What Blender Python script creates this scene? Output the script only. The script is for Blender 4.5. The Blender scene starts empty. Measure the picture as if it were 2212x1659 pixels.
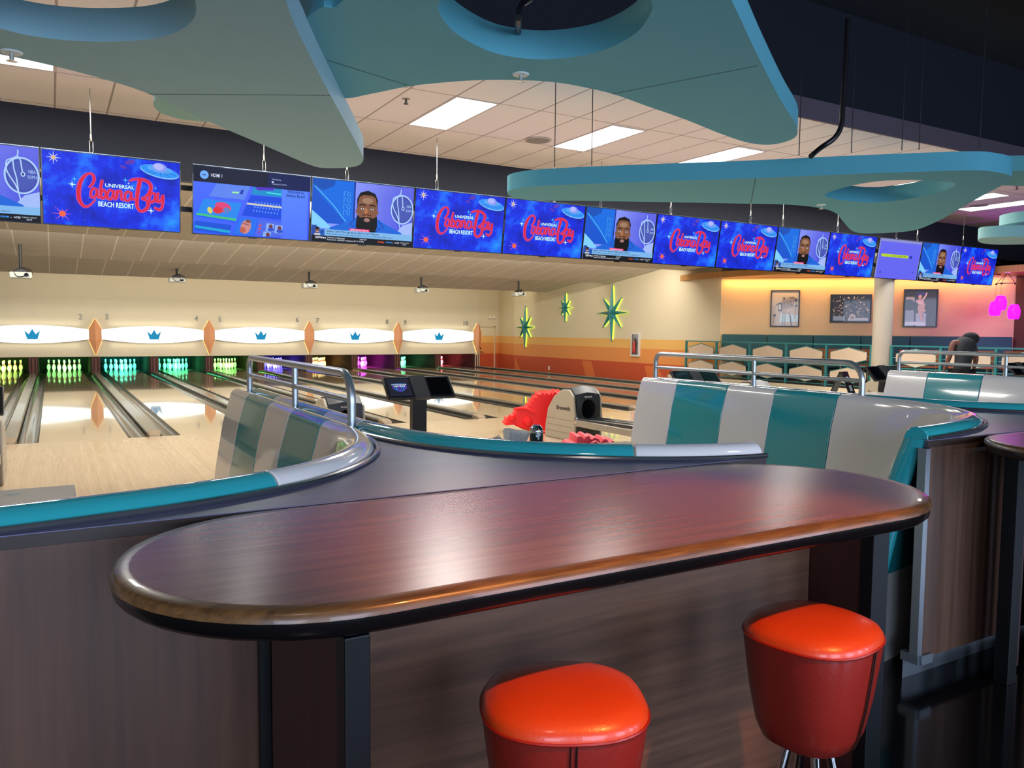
import bpy, bmesh, math, random
from mathutils import Vector, Matrix
random.seed(7)
S = bpy.context.scene
COL = S.collection
PI = math.pi
R_ = math.radians
# ------------------------------------------------------------------ camera
FPX = 1706.83
CAM = Vector((-1.2062, -11.9107, 1.5186))
YAW, PITCH, ROLL = 0.52735, -0.06794, 0.009194
fw = Vector((math.sin(YAW)*math.cos(PITCH), math.cos(YAW)*math.cos(PITCH), math.sin(PITCH)))
r0 = Vector((math.cos(YAW), -math.sin(YAW), 0)); u0 = r0.cross(fw)
rt = r0*math.cos(ROLL)+u0*math.sin(ROLL); up = -r0*math.sin(ROLL)+u0*math.cos(ROLL)
cd = bpy.data.cameras.new('camera'); cam = bpy.data.objects.new('camera', cd); COL.objects.link(cam)
cam.matrix_world = Matrix(((rt.x, up.x, -fw.x, CAM.x), (rt.y, up.y, -fw.y, CAM.y), (rt.z, up.z, -fw.z, CAM.z), (0, 0, 0, 1)))
cd.sensor_width = 36; cd.lens = FPX/2212*36; cd.clip_start = .05; cd.clip_end = 200
S.camera = cam
def ray(x, y): return (fw*FPX+rt*(x-1106)+up*(829.5-y)).normalized()
def onz(x, y, z): d = ray(x, y); return CAM+d*((z-CAM.z)/d.z)
def onx(x, y, X): d = ray(x, y); return CAM+d*((X-CAM.x)/d.x)
def ony(x, y, Y): d = ray(x, y); return CAM+d*((Y-CAM.y)/d.y)
def dep(x, y, D): d = ray(x, y); return CAM+d*(D/d.dot(fw))
# ------------------------------------------------------------------ world, exposure
W = bpy.data.worlds.new('world'); S.world = W; W.use_nodes = True
W.node_tree.nodes['Background'].inputs[0].default_value = (.05, .06, .10, 1)
W.node_tree.nodes['Background'].inputs[1].default_value = .25
S.view_settings.view_transform = 'Standard'; S.view_settings.look = 'None'
S.view_settings.gamma = 1; S.view_settings.exposure = 0
try: S.view_settings.use_curve_mapping = False
except Exception: pass
def lin(c):
    if isinstance(c, str):
        c = [int(c[i:i+2], 16)/255 for i in (0, 2, 4)]
    return tuple(v/12.92 if v <= .04045 else ((v+.055)/1.055)**2.4 for v in c)
def area(name, loc, target, sx, sy, power, color=(1, 1, 1), spread=None):
    l = bpy.data.lights.new(name, 'AREA'); l.shape = 'RECTANGLE'; l.size = sx; l.size_y = sy
    l.energy = power; l.color = color
    if spread: l.spread = R_(spread)
    o = bpy.data.objects.new(name, l); COL.objects.link(o); o.location = loc
    d = Vector(target)-Vector(loc); o.rotation_euler = d.to_track_quat('-Z', 'Y').to_euler()
    return o
def spot(name, loc, target, power, color, angle=60, blend=.4, size=.08):
    l = bpy.data.lights.new(name, 'SPOT'); l.energy = power; l.color = color; l.spot_size = R_(angle); l.spot_blend = blend
    l.shadow_soft_size = size
    o = bpy.data.objects.new(name, l); COL.objects.link(o); o.location = loc
    o.rotation_euler = (Vector(target)-Vector(loc)).to_track_quat('-Z', 'Y').to_euler()
    return o
ZC = 4.2                    # concourse ceiling
YM = 16.68                  # face of the wall over the pins
XS = 14.31                  # side wall with the stars
P = 1.72                    # lane pitch
# recessed troffers of the concourse ceiling (the panels themselves are built further down)
TROFFERS = [(2.88, -3.55), (5.16, -3.5), (7.44, -3.5), (9.72, -3.5), (12.0, -3.5), (14.25, -3.4), (.6, -3.55), (-1.68, -3.55), (15.6, -3.3)]
for i, (x, y) in enumerate(TROFFERS[:8]):
    area('troffer_lamp', (x+.29, y+.75, ZC-.05), (x+.29, y+.75, 0), .55, 1.45, 78, lin('FFFAF2'))
# lamps hidden above each step of the lane ceiling, washing the pin wall and the lanes
for i in range(5):
    area('cove_lamp', (-1.7+i*3.44, 13.0, 3.28), (-1.7+i*3.44, 16.68, 2.75), 3.2, .12, 31, lin('FFF6E0'))
    area('cove_lamp', (-1.7+i*3.44, 8.9, 3.35), (-1.7+i*3.44, 12, 1.4), 3.2, .12, 75, lin('FFF8EC'))
    area('cove_lamp', (-1.7+i*3.44, 5.1, 3.4), (-1.7+i*3.44, 8, 0.2), 3.2, .12, 95, lin('FFF8EC'))
for i in range(5):
    area('approach_lamp', (-1.7+i*3.44, .2, 3.40), (-1.7+i*3.44, -.4, 0), 2.6, .3, 80, lin('FFF6E8'))
# cool fill added behind the viewer, cast as daylight from unseen lobby windows
for x in (-4.4, -.6, 3.2, 7.0, 11.5):
    area('lobby_fill', (x, -16.8, 2.0), (x+1.5, -8, 1.7), 2.6, 2.4, 225, lin('CCDEFF'))
# amber spot over the bar table and stools, then two added fill spots
spot('table_spot_and_fill', (.45, -12.8, 3.9), (-.02, -10.66, .95), 760, lin('FF9C50'), 27, .6, .05)
spot('table_spot_and_fill', (-1.8, -12.4, 4.0), (-1.1, -10.3, .9), 55, lin('F6DCC8'), 60, .8, .25)
spot('table_spot_and_fill', (2.8, -12.4, 4.0), (2.4, -10.2, .6), 90, lin('FFDDBB'), 60, .8, .25)
# warm strip above the alcove wall
for k in range(5):
    t = (k+.5)/5; x = 14.31+4.8*t; y = 3.66-4.85*t
    area('alcove_strip', (x-.12, y-.12, 2.93), (x-.02, y-.02, 1.9), 1.34, .05, 11, lin('FFC47C') if k < 3 else lin('FFB07C'))
# ------------------------------------------------------------------ materials
MATS = {}
def newmat(name):
    m = bpy.data.materials.new(name); m.use_nodes = True
    return m, m.node_tree.nodes, m.node_tree.links, m.node_tree.nodes['Principled BSDF']
def M(color, rough=.5, metal=0, coat=0, noise=.04, scale=6, bump=0, key=None):
    k = (color, rough, metal, coat, noise, scale, bump)
    if k in MATS: return MATS[k]
    m, N, L, b = newmat(key or 'paint_%s' % color)
    c = lin(color)
    tc = N.new('ShaderNodeTexCoord'); nt = N.new('ShaderNodeTexNoise'); nt.inputs['Scale'].default_value = scale
    nt.inputs['Detail'].default_value = 3
    L.new(tc.outputs['Object'], nt.inputs['Vector'])
    mx = N.new('ShaderNodeMix'); mx.data_type = 'RGBA'
    mx.inputs[6].default_value = (*[v*(1-noise*1.5) for v in c], 1); mx.inputs[7].default_value = (*[min(1, v*(1+noise*1.5)) for v in c], 1)
    L.new(nt.outputs['Fac'], mx.inputs[0]); L.new(mx.outputs[2], b.inputs['Base Color'])
    b.inputs['Roughness'].default_value = rough; b.inputs['Metallic'].default_value = metal
    b.inputs['Coat Weight'].default_value = coat; b.inputs['Coat Roughness'].default_value = .04
    if bump:
        bp = N.new('ShaderNodeBump'); bp.inputs['Strength'].default_value = bump; bp.inputs['Distance'].default_value = .01
        n2 = N.new('ShaderNodeTexNoise'); n2.inputs['Scale'].default_value = scale*12
        L.new(tc.outputs['Object'], n2.inputs['Vector']); L.new(n2.outputs['Fac'], bp.inputs['Height']); L.new(bp.outputs['Normal'], b.inputs['Normal'])
    MATS[k] = m; return m
def EM(color, strength=1.0):
    k = ('e', color, strength)
    if k in MATS: return MATS[k]
    m, N, L, b = newmat('glow_%s' % color)
    b.inputs['Base Color'].default_value = (.005, .005, .005, 1); b.inputs['Roughness'].default_value = .35; b.inputs['Specular IOR Level'].default_value = .12
    b.inputs['Emission Color'].default_value = (*lin(color), 1); b.inputs['Emission Strength'].default_value = strength
    MATS[k] = m; return m
def WOOD(c1, c2, vec=(1, 14, 14), rough=.35, coat=0, scale=2.2, key='wood', streak=.5, planks=None):
    k = ('w', c1, c2, vec, rough, coat, scale, planks)
    if k in MATS: return MATS[k]
    m, N, L, b = newmat(key)
    tc = N.new('ShaderNodeTexCoord'); mp = N.new('ShaderNodeMapping'); mp.inputs['Scale'].default_value = vec
    L.new(tc.outputs['Object'], mp.inputs['Vector'])
    n = N.new('ShaderNodeTexNoise'); n.inputs['Scale'].default_value = scale; n.inputs['Detail'].default_value = 7; n.inputs['Roughness'].default_value = .65; n.inputs['Distortion'].default_value = .3 if not planks else 0
    L.new(mp.outputs[0], n.inputs['Vector'])
    r = N.new('ShaderNodeValToRGB'); r.color_ramp.elements[0].position = .5-streak/2; r.color_ramp.elements[1].position = .5+streak/2
    r.color_ramp.elements[0].color = (*lin(c1), 1); r.color_ramp.elements[1].color = (*lin(c2), 1)
    L.new(n.outputs['Fac'], r.inputs[0]); out = r.outputs[0]
    if planks:                                  # narrow boards along y, each its own tint
        sx, amt = planks
        sp = N.new('ShaderNodeSeparateXYZ'); L.new(tc.outputs['Object'], sp.inputs[0])
        mu = N.new('ShaderNodeMath'); mu.operation = 'MULTIPLY'; mu.inputs[1].default_value = 1/sx; L.new(sp.outputs[0], mu.inputs[0])
        fl = N.new('ShaderNodeMath'); fl.operation = 'FLOOR'; L.new(mu.outputs[0], fl.inputs[0])
        wn = N.new('ShaderNodeTexWhiteNoise'); wn.noise_dimensions = '1D'; L.new(fl.outputs[0], wn.inputs['W'])
        mr = N.new('ShaderNodeMapRange'); mr.inputs[3].default_value = 1-amt; mr.inputs[4].default_value = 1+amt*.5; L.new(wn.outputs[0], mr.inputs[0])
        mm = N.new('ShaderNodeMix'); mm.data_type = 'RGBA'; mm.blend_type = 'MULTIPLY'; mm.inputs[0].default_value = 1
        L.new(out, mm.inputs[6]); L.new(mr.outputs[0], mm.inputs[7]); out = mm.outputs[2]
    L.new(out, b.inputs['Base Color'])
    b.inputs['Roughness'].default_value = rough; b.inputs['Coat Weight'].default_value = coat; b.inputs['Coat Roughness'].default_value = .03
    MATS[k] = m; return m
def TILE(base, line, sx, sy, w, rough=.8, ox=0, oy=0, key='tile', lw2=None):
    """square grid of ceiling tiles seen from object x/y"""
    m, N, L, b = newmat(key)
    tc = N.new('ShaderNodeTexCoord'); sp = N.new('ShaderNodeSeparateXYZ'); L.new(tc.outputs['Object'], sp.inputs[0])
    outs = []
    for i, (s, o, ww) in enumerate(((sx, ox, w), (sy, oy, lw2 or w))):
        a = N.new('ShaderNodeMath'); a.operation = 'ADD'; a.inputs[1].default_value = -o+s*200; L.new(sp.outputs[i], a.inputs[0])
        d = N.new('ShaderNodeMath'); d.operation = 'MODULO'; d.inputs[1].default_value = s; L.new(a.outputs[0], d.inputs[0])
        c = N.new('ShaderNodeMath'); c.operation = 'LESS_THAN'; c.inputs[1].default_value = ww; L.new(d.outputs[0], c.inputs[0]); outs.append(c)
    mx = N.new('ShaderNodeMath'); mx.operation = 'MAXIMUM'; L.new(outs[0].outputs[0], mx.inputs[0]); L.new(outs[1].outputs[0], mx.inputs[1])
    nt = N.new('ShaderNodeTexNoise'); nt.inputs['Scale'].default_value = 60; L.new(tc.outputs['Object'], nt.inputs['Vector'])
    n2 = N.new('ShaderNodeMix'); n2.data_type = 'RGBA'; bc = lin(base)
    n2.inputs[6].default_value = (*[v*.9 for v in bc], 1); n2.inputs[7].default_value = (*[min(1, v*1.1) for v in bc], 1); L.new(nt.outputs['Fac'], n2.inputs[0])
    mm = N.new('ShaderNodeMix'); mm.data_type = 'RGBA'; L.new(mx.outputs[0], mm.inputs[0]); L.new(n2.outputs[2], mm.inputs[6]); mm.inputs[7].default_value = (*lin(line), 1)
    L.new(mm.outputs[2], b.inputs['Base Color']); b.inputs['Roughness'].default_value = rough
    return m
# ------------------------------------------------------------------ mesh building
class MB:
    def __init__(s): s.v = []; s.f = []; s.m = []
    def add(s, vs, fs, mi=0):
        o = len(s.v); s.v += [tuple(v) for v in vs]
        for f in fs: s.f.append(tuple(i+o for i in f)); s.m.append(mi)
        return s
    def box(s, x0, x1, y0, y1, z0, z1, mi=0, mat=None):
        vs = [Vector((x, y, z)) for z in (z0, z1) for y in (y0, y1) for x in (x0, x1)]
        if mat: vs = [mat @ v for v in vs]
        return s.add(vs, [(0, 2, 3, 1), (4, 5, 7, 6), (0, 1, 5, 4), (2, 6, 7, 3), (0, 4, 6, 2), (1, 3, 7, 5)], mi)
    def prism(s, pts, z0, z1, mi=0, holes=()):
        """vertical prism from a plan outline; holes are further outlines"""
        bm = bmesh.new(); loops = [pts]+list(holes); es = []
        for lp in loops:
            vv = [bm.verts.new((p[0], p[1], 0)) for p in lp]
            es += [bm.edges.new((vv[i], vv[(i+1) % len(vv)])) for i in range(len(vv))]
        bmesh.ops.triangle_fill(bm, edges=es, use_beauty=True, use_dissolve=False)
        bm.verts.ensure_lookup_table(); bm.verts.index_update()
        V = [v.co.copy() for v in bm.verts]; n = len(V)
        F = []
        for f in bm.faces:
            idx = [v.index for v in f.verts]
            if f.normal.z < 0: idx = idx[::-1]
            F.append(idx)
        bm.free()
        vs = [(v.x, v.y, z0) for v in V]+[(v.x, v.y, z1) for v in V]
        fs = [tuple(i[::-1]) for i in F]+[tuple(j+n for j in i) for i in F]
        o = 0
        for k, lp in enumerate(loops):
            c = len(lp); ar = sum(lp[i][0]*lp[(i+1) % c][1]-lp[(i+1) % c][0]*lp[i][1] for i in range(c))
            for i in range(c):
                a, b_ = o+i, o+(i+1) % c
                q = (a, b_, b_+n, a+n)
                if (ar > 0) != (k == 0): q = q[::-1]
                fs.append(q)
            o += c
        return s.add(vs, fs, mi)
    def tube(s, pts, r, seg=10, mi=0, caps=True, closed=False):
        pts = [Vector(p) for p in pts]; n = len(pts); rr = r if isinstance(r, (list, tuple)) else [r]*n
        vs = []; up_ = None
        for i, p in enumerate(pts):
            if closed: t = (pts[(i+1) % n]-pts[i-1])
            else: t = (pts[min(i+1, n-1)]-pts[max(i-1, 0)])
            t.normalize()
            if up_ is None: up_ = Vector((0, 0, 1)) if abs(t.z) < .9 else Vector((1, 0, 0))
            a = t.cross(up_).normalized(); b_ = a.cross(t).normalized(); up_ = b_
            for k in range(seg):
                an = 2*PI*k/seg; vs.append(p+(a*math.cos(an)+b_*math.sin(an))*rr[i])
        fs = []
        for i in range(n if closed else n-1):
            for k in range(seg):
                j = (i+1) % n
                fs.append((i*seg+k, i*seg+(k+1) % seg, j*seg+(k+1) % seg, j*seg+k))
        if caps and not closed: fs += [tuple(range(seg))[::-1], tuple(range((n-1)*seg, n*seg))]
        return s.add(vs, fs, mi)
    def lathe(s, prof, seg=24, c=(0, 0, 0), mi=0, axis='z'):
        vs = []; c = Vector(c)
        for r, z in prof:
            for k in range(seg):
                an = 2*PI*k/seg; p = Vector((r*math.cos(an), r*math.sin(an), z))
                if axis == 'y': p = Vector((p.x, p.z, p.y))
                if axis == 'x': p = Vector((p.z, p.x, p.y))
                vs.append(c+p)
        fs = []
        for i in range(len(prof)-1):
            for k in range(seg):
                fs.append((i*seg+k, i*seg+(k+1) % seg, (i+1)*seg+(k+1) % seg, (i+1)*seg+k))
        fs += [tuple(range(seg))[::-1], tuple(range((len(prof)-1)*seg, len(prof)*seg))]
        return s.add(vs, fs, mi)
    def sweep(s, rings, mi=0, closed_ring=True, caps=True):
        n = len(rings[0]); vs = [v for r in rings for v in r]; fs = []
        for i in range(len(rings)-1):
            for k in range(n if closed_ring else n-1):
                fs.append((i*n+k, i*n+(k+1) % n, (i+1)*n+(k+1) % n, (i+1)*n+k))
        if caps: fs += [tuple(range(n))[::-1], tuple(range((len(rings)-1)*n, len(rings)*n))]
        return s.add(vs, fs, mi)
    def build(s, name, mats, parent=None, smooth=35, bevel=0, loc=None, recalc=True, sub=0):
        me = bpy.data.meshes.new(name); me.from_pydata(s.v, [], s.f); me.update()
        if recalc:
            bm = bmesh.new(); bm.from_mesh(me); bmesh.ops.recalc_face_normals(bm, faces=bm.faces); bm.to_mesh(me); bm.free()
        for m in (mats if isinstance(mats, (list, tuple)) else [mats]): me.materials.append(m)
        for p, mi in zip(me.polygons, s.m): p.material_index = mi
        if smooth:
            me.shade_smooth()
            me.set_sharp_from_angle(angle=R_(smooth))
        o = bpy.data.objects.new(name, me); COL.objects.link(o)
        if parent: o.parent = parent
        if loc: o.location = loc
        if bevel:
            b = o.modifiers.new('bevel', 'BEVEL'); b.width = bevel; b.segments = 2; b.limit_method = 'ANGLE'; b.angle_limit = R_(40)
        if sub:
            b = o.modifiers.new('sub', 'SUBSURF'); b.levels = sub; b.render_levels = sub
        return o
def tag(o, label=None, cat=None, group=None, kind=None):
    if label: o['label'] = label
    if cat: o['category'] = cat
    if group: o['group'] = group
    if kind: o['kind'] = kind
    return o
def thing(name, label, cat, loc=(0, 0, 0), rz=0, group=None):
    o = bpy.data.objects.new(name, None); COL.objects.link(o); o.location = loc; o.rotation_euler = (0, 0, rz)
    o.empty_display_size = .1
    return tag(o, label, cat, group)
def struct(o): o['kind'] = 'structure'; return o
def copy_tree(o, parent=None):
    c = o.copy(); COL.objects.link(c); c.parent = parent
    for ch in list(o.children): copy_tree(ch, c)
    return c
def arc(c, r, a0, a1, n): return [(c[0]+r*math.cos(R_(a0+(a1-a0)*i/n)), c[1]+r*math.sin(R_(a0+(a1-a0)*i/n))) for i in range(n+1)]
def spline(P_, n=8, closed=False):
    P_ = [Vector(p) for p in P_]; out = []; N_ = len(P_)
    g = (lambda i: P_[i % N_]) if closed else (lambda i: P_[max(0, min(N_-1, i))])
    for i in range(N_ if closed else N_-1):
        a, b_, c, d = g(i-1), g(i), g(i+1), g(i+2)
        for k in range(n):
            t = k/n
            out.append(.5*((2*b_)+(c-a)*t+(2*a-5*b_+4*c-d)*t*t+(3*b_-a-3*c+d)*t**3))
    if not closed: out.append(P_[-1])
    return out
# flat artwork on a vertical rectangle (screen, sign, picture), local x right, z up, facing -y
class Flat:
    def __init__(s, w, h): s.mb = MB(); s.w = w; s.h = h; s.mats = []; s.k = 0
    def mi(s, m):
        if m not in s.mats: s.mats.append(m)
        return s.mats.index(m)
    def pt(s, p, d): return ((p[0]-.5)*s.w, -d, p[1]*s.h)
    def poly(s, pts, m, fan=True):
        s.k += 1; d = s.k*.00025
        pts = [(min(1, max(0, p[0])), min(1, max(0, p[1]))) for p in pts]
        vs = [s.pt(p, d) for p in pts]; cx = sum(v[0] for v in vs)/len(vs); cz = sum(v[2] for v in vs)/len(vs)
        if fan and len(vs) > 4:
            n = len(vs); s.mb.add(vs+[(cx, -d, cz)], [(i, (i+1) % n, n) for i in range(n)], s.mi(m))
        else: s.mb.add(vs, [tuple(range(len(vs)))], s.mi(m))
    def rect(s, a, b, c, d, m): s.poly([(a, b), (c, b), (c, d), (a, d)], m)
    def ell(s, c, rx, rz, m, rot=0, n=28):
        ca, sa = math.cos(rot), math.sin(rot); q = []
        for i in range(n):
            t = 2*PI*i/n; x, z = rx*math.cos(t), rz*math.sin(t)      # rx, rz in screen-heights
            x, z = x*ca-z*sa, x*sa+z*ca
            q.append((c[0]+x*s.h/s.w, c[1]+z))
        s.poly(q, m)
    def star(s, c, R1, r1, n, m, rot=0, stretch=None):
        q = []
        for i in range(2*n):
            a = PI*i/n+rot; r = (R1 if i % 2 == 0 else r1)
            if stretch and i % 2 == 0: r *= stretch[(i//2) % len(stretch)]
            q.append((c[0]+r*math.sin(a)*s.h/s.w, c[1]+r*math.cos(a)))
        s.poly(q, m)
    def line(s, pts, wd, m):
        """ribbon; wd one width or a list, in screen heights"""
        s.k += 1; d = s.k*.00025
        A = s.w/s.h; Q = [Vector((p[0]*A, p[1])) for p in pts]; n = len(Q)
        ww = wd if isinstance(wd, (list, tuple)) else [wd]*n
        L_, R2 = [], []
        for i, p in enumerate(Q):
            t = (Q[min(i+1, n-1)]-Q[max(i-1, 0)]);
            if t.length < 1e-9: t = Vector((1, 0))
            t.normalize(); nn = Vector((-t.y, t.x))*ww[i]/2
            L_.append(p+nn); R2.append(p-nn)
        vs = [s.pt((v.x/A, v.y), d) for v in L_]+[s.pt((v.x/A, v.y), d) for v in R2]
        s.mb.add(vs, [(i, i+1, n+i+1, n+i) for i in range(n-1)], s.mi(m))
        for e in (Q[0], Q[-1]):
            r = ww[0]/2 if e is Q[0] else ww[-1]/2
            vv = [s.pt(((e.x+r*math.cos(2*PI*k/10))/A, e.y+r*math.sin(2*PI*k/10)), d) for k in range(10)]
            s.mb.add(vv, [tuple(range(10))], s.mi(m))
    def text(s, t, c, hgt, m, wfit=None, align='CENTER', bold=0):
        s.k += 1; d = s.k*.00025
        V, F = textmesh(t, bold)
        if not V: return
        x0 = min(v[0] for v in V); x1 = max(v[0] for v in V); y0 = min(v[1] for v in V); y1 = max(v[1] for v in V)
        k = hgt*s.h/max(1e-6, .69); kx = k
        if wfit: kx = wfit*s.w/(x1-x0)
        ox = {'CENTER': (x0+x1)/2, 'LEFT': x0, 'RIGHT': x1}[align]
        vs = [((c[0]-.5)*s.w+(v[0]-ox)*kx, -d, c[1]*s.h+v[1]*k) for v in V]
        s.mb.add(vs, F, s.mi(m))
    def build(s, name, parent=None, loc=None):
        return s.mb.build(name, s.mats, parent, smooth=0, loc=loc, recalc=False)
_tc = {}
def textmesh(t, bold=0, res=2):
    if (t, bold) in _tc: return _tc[(t, bold)]
    cu = bpy.data.curves.new('lettering', 'FONT'); cu.body = t; cu.resolution_u = res; cu.offset = bold
    o = bpy.data.objects.new('lettering', cu); COL.objects.link(o)
    bpy.context.view_layer.update()
    me = o.to_mesh(); V = [tuple(v.co) for v in me.vertices]; F = [tuple(p.vertices) for p in me.polygons]
    o.to_mesh_clear(); bpy.data.objects.remove(o); bpy.data.curves.remove(cu)
    _tc[(t, bold)] = (V, F); return V, F
def text3d(mb, t, mat, h, depth, mi=0, bold=0, wfit=None):
    """letters with thickness: local x right, y up, z out, transformed by mat"""
    V, F = textmesh(t, bold)
    x0 = min(v[0] for v in V); x1 = max(v[0] for v in V); k = h/.69; kx = wfit/(x1-x0) if wfit else k
    bm = bmesh.new(); vv = [bm.verts.new(((v[0]-(x0+x1)/2)*kx, v[1]*k, 0)) for v in V]
    for f in F:
        try: bm.faces.new([vv[i] for i in f])
        except ValueError: pass
    r = bmesh.ops.extrude_face_region(bm, geom=bm.faces[:])
    for e in r['geom']:
        if isinstance(e, bmesh.types.BMVert): e.co.z += depth
    bm.verts.index_update()
    mb.add([mat @ v.co for v in bm.verts], [tuple(v.index for v in f.verts) for f in bm.faces], mi); bm.free()
# ================================================================== SETTING
approach_wood = WOOD('B39A7E', 'DCC8AA', (16, .5, 1), .16, .5, 3, 'maple_boards', .8, (.026*2, .07))
lane_wood = WOOD('B8A184', 'DAC7A8', (16, .4, 1), .06, .6, 3, 'lane_boards', .7, (.0266*2, .07))
darkfloor = M('0C0C0E', .12, 0, .3, .2, 3)
struct(MB().box(-6, 24, -17, -8.6, -.1, 0).build('floor', darkfloor, smooth=0))
struct(MB().box(-6, 14.31, -8.6, 0, -.1, 0).box(14.31, 24, -8.6, 6, -.1, 0).build('floor_approach', approach_wood, smooth=0))
struct(MB().box(-6, 14.75, 0, 16.75, -.42, -.3).box(-6, 14.75, 16.75, 21, -.42, -.3).build('floor_under_lanes', M('3A3632', .5), smooth=0))
# mural wall material: bands by height
def mural():
    m, N, L, b = newmat('mural_paint')
    tc = N.new('ShaderNodeTexCoord'); sp = N.new('ShaderNodeSeparateXYZ'); L.new(tc.outputs['Object'], sp.inputs[0])
    mr = N.new('ShaderNodeMapRange'); mr.inputs[1].default_value = 0; mr.inputs[2].default_value = 2; L.new(sp.outputs[2], mr.inputs[0])
    r = N.new('ShaderNodeValToRGB'); r.color_ramp.interpolation = 'CONSTANT'; L.new(mr.outputs[0], r.inputs[0])
    e = r.color_ramp.elements; e[0].position = 0; e[0].color = (*lin('C4502B'), 1); e[1].position = .275; e[1].color = (*lin('E2924F'), 1)
    a = e.new(.5); a.color = (*lin('E8B566'), 1); a = e.new(.64); a.color = (*lin('DCD0B2'), 1)
    L.new(r.outputs[0], b.inputs['Base Color']); b.inputs['Roughness'].default_value = .55
    return m
MUR = mural(); cream = M('DCD2BA', .6, 0, 0, .02, 2); creamw = M('D9CDB4', .5)
# the wall over the pins, with its pit opening underneath
struct(MB().box(-6, 13.62, YM, YM+.12, .55, 3.7).box(13.68, 13.86, YM, YM+.12, -.3, 3.7).box(13.62, 13.68, YM, YM+.12, .55, 3.7).build('wall_back', cream, smooth=0))
struct(MB().box(13.86, 14.95, YM+.03, YM+.12, 1.68, 3.7).box(14.63, 14.95, YM+.03, YM+.12, -.3, 1.68).build('wall_back_corner', MUR, smooth=0))
dr = struct(MB().box(13.9, 14.59, YM+.05, YM+.1, -.3, 1.64).build('door_1', MUR, smooth=0))
fr = MB(); fr.box(13.86, 13.9, YM, YM+.1, -.3, 1.69); fr.box(14.59, 14.63, YM, YM+.1, -.3, 1.69); fr.box(13.86, 14.63, YM, YM+.1, 1.64, 1.69)
fr.build('door_frame', M('D9C8A4', .5), dr, smooth=0)
MB().tube([(13.96, YM+.05, .62), (13.96, YM, .62), (14.06, YM, .62)], .012, 8).box(13.94, 13.98, YM+.04, YM+.05, .74, .8).build('door_handle', M('2A2622', .3, .9), dr)
# angled pier and star wall
struct(MB().prism([(14.8, YM+.03), (14.31, 14.6), (14.9, 14.6), (14.95, YM+.03)], -.3, 3.6).build('wall_pier', MUR, smooth=0))
sw = MB().box(XS, XS+.2, 3.65, 14.6, -.3, 3.6); A_ = lambda x, y: onx(x, y, XS-.004)
sw.add([A_(1257, 779), A_(1277, 780), A_(1287, 816), A_(1265, 814)], [(0, 1, 2, 3)], 1)
sw.add([A_(1392, 790), A_(1420, 791), A_(1440, 830), A_(1400, 826)], [(0, 1, 2, 3)], 1)
sw.add([A_(1112, 770), A_(1124, 799), A_(1112, 798)], [(0, 1, 2)], 1)
struct(sw.build('wall_right', [MUR, M('DC7138', .55)], smooth=0, recalc=False))
# alcove with the framed photographs
G0 = Vector((14.31, 3.66)); G1 = Vector((19.15, -1.2)); gd = (G1-G0).normalized(); gn = Vector((-gd.y, gd.x))*1
if gn.dot(Vector((-1.2, -11.9))-G0) < 0: gn = -gn                    # towards the viewer
GE = G1+gd*.12
def Gp(s, off=0): v = G0+gd*s+gn*off; return (v.x, v.y)
GL = (GE-G0).length
struct(MB().prism([Gp(0), Gp(GL), Gp(GL, -.2), Gp(0, -.2)], 0, 2.97).build('wall_alcove', M('E8C795', .6, 0, 0, .02), smooth=0))
struct(MB().prism([Gp(GL), Gp(GL, -.3), Gp(GL+3, -.3), Gp(GL+3, 2.2), Gp(GL, 0.02)], 0, 2.97).build('wall_brown', M('4A2418', .5), smooth=0))
woodceil = WOOD('A87642', 'C8965C', (1, 10, 1), .45, 0, 2, 'wood_ceiling')
struct(MB().prism([(14.31, 5.27), (14.05, 4.3), (14.6, -.85), (17.95, -.85), (17.95, -3.9), (24, -3.9), (24, 5.27)], 2.96, 3.12).build('ceiling_alcove', woodceil, smooth=0))
struct(MB().box(17.95, 24, -3.98, -3.9, 2.94, 3.2).build('trim_1', WOOD('9C6236', 'B87C48', (1, 1, 10), .45, 0, 2, 'wood_trim'), smooth=0))
# raised alcove floor, its cream face
FZ = .31; FX = 14.1
struct(MB().prism([(13.95, 5.3), (13.95, -9), (24, -9), (24, 5.3)], 0, FZ-.01).build('floor_alcove', creamw, smooth=0))
struct(MB().prism([(14.0, 5.3), (14.0, -9), (24, -9), (24, 5.3)], FZ-.01, FZ).build('floor_alcove_finish', M('3A2E2A', .3), smooth=0))
# lane ceiling: stepped slopes with a bright step between them
LT = TILE('C8C3BA', 'F6F2EA', .61, .93, .022, .9, 0, .2, 'lane_ceiling_tiles', .008)
def slope(y0, z0, y1, z1, nm, lip=.07):
    m = MB(); vs = []
    for x in (-6, 14.31):
        vs += [(x, y0, z0), (x, y1, z1), (x, y1, z1+lip), (x, y0, z0+lip)]
    m.add(vs, [(0, 1, 5, 4), (1, 2, 6, 5), (2, 3, 7, 6), (0, 4, 7, 3), (0, 3, 2, 1), (4, 5, 6, 7)])
    struct(m.build(nm, LT, smooth=0))
slope(-.35, 3.46, 4.85, 3.22, 'ceiling_lanes'); slope(4.95, 3.49, 8.43, 3.04, 'ceiling_lanes_second'); slope(8.6, 3.36, 12.3, 2.9, 'ceiling_lanes_third')
struct(MB().box(-6, 14.8, -.35, 16.8, 3.62, 3.7).build('ceiling_above', M('D8C9A0', .8), smooth=0))
struct(MB().box(-6, 24, -.47, -.35, 3.46, 4.35).build('wall_soffit', M('282E3C', .7), smooth=0))
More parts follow.
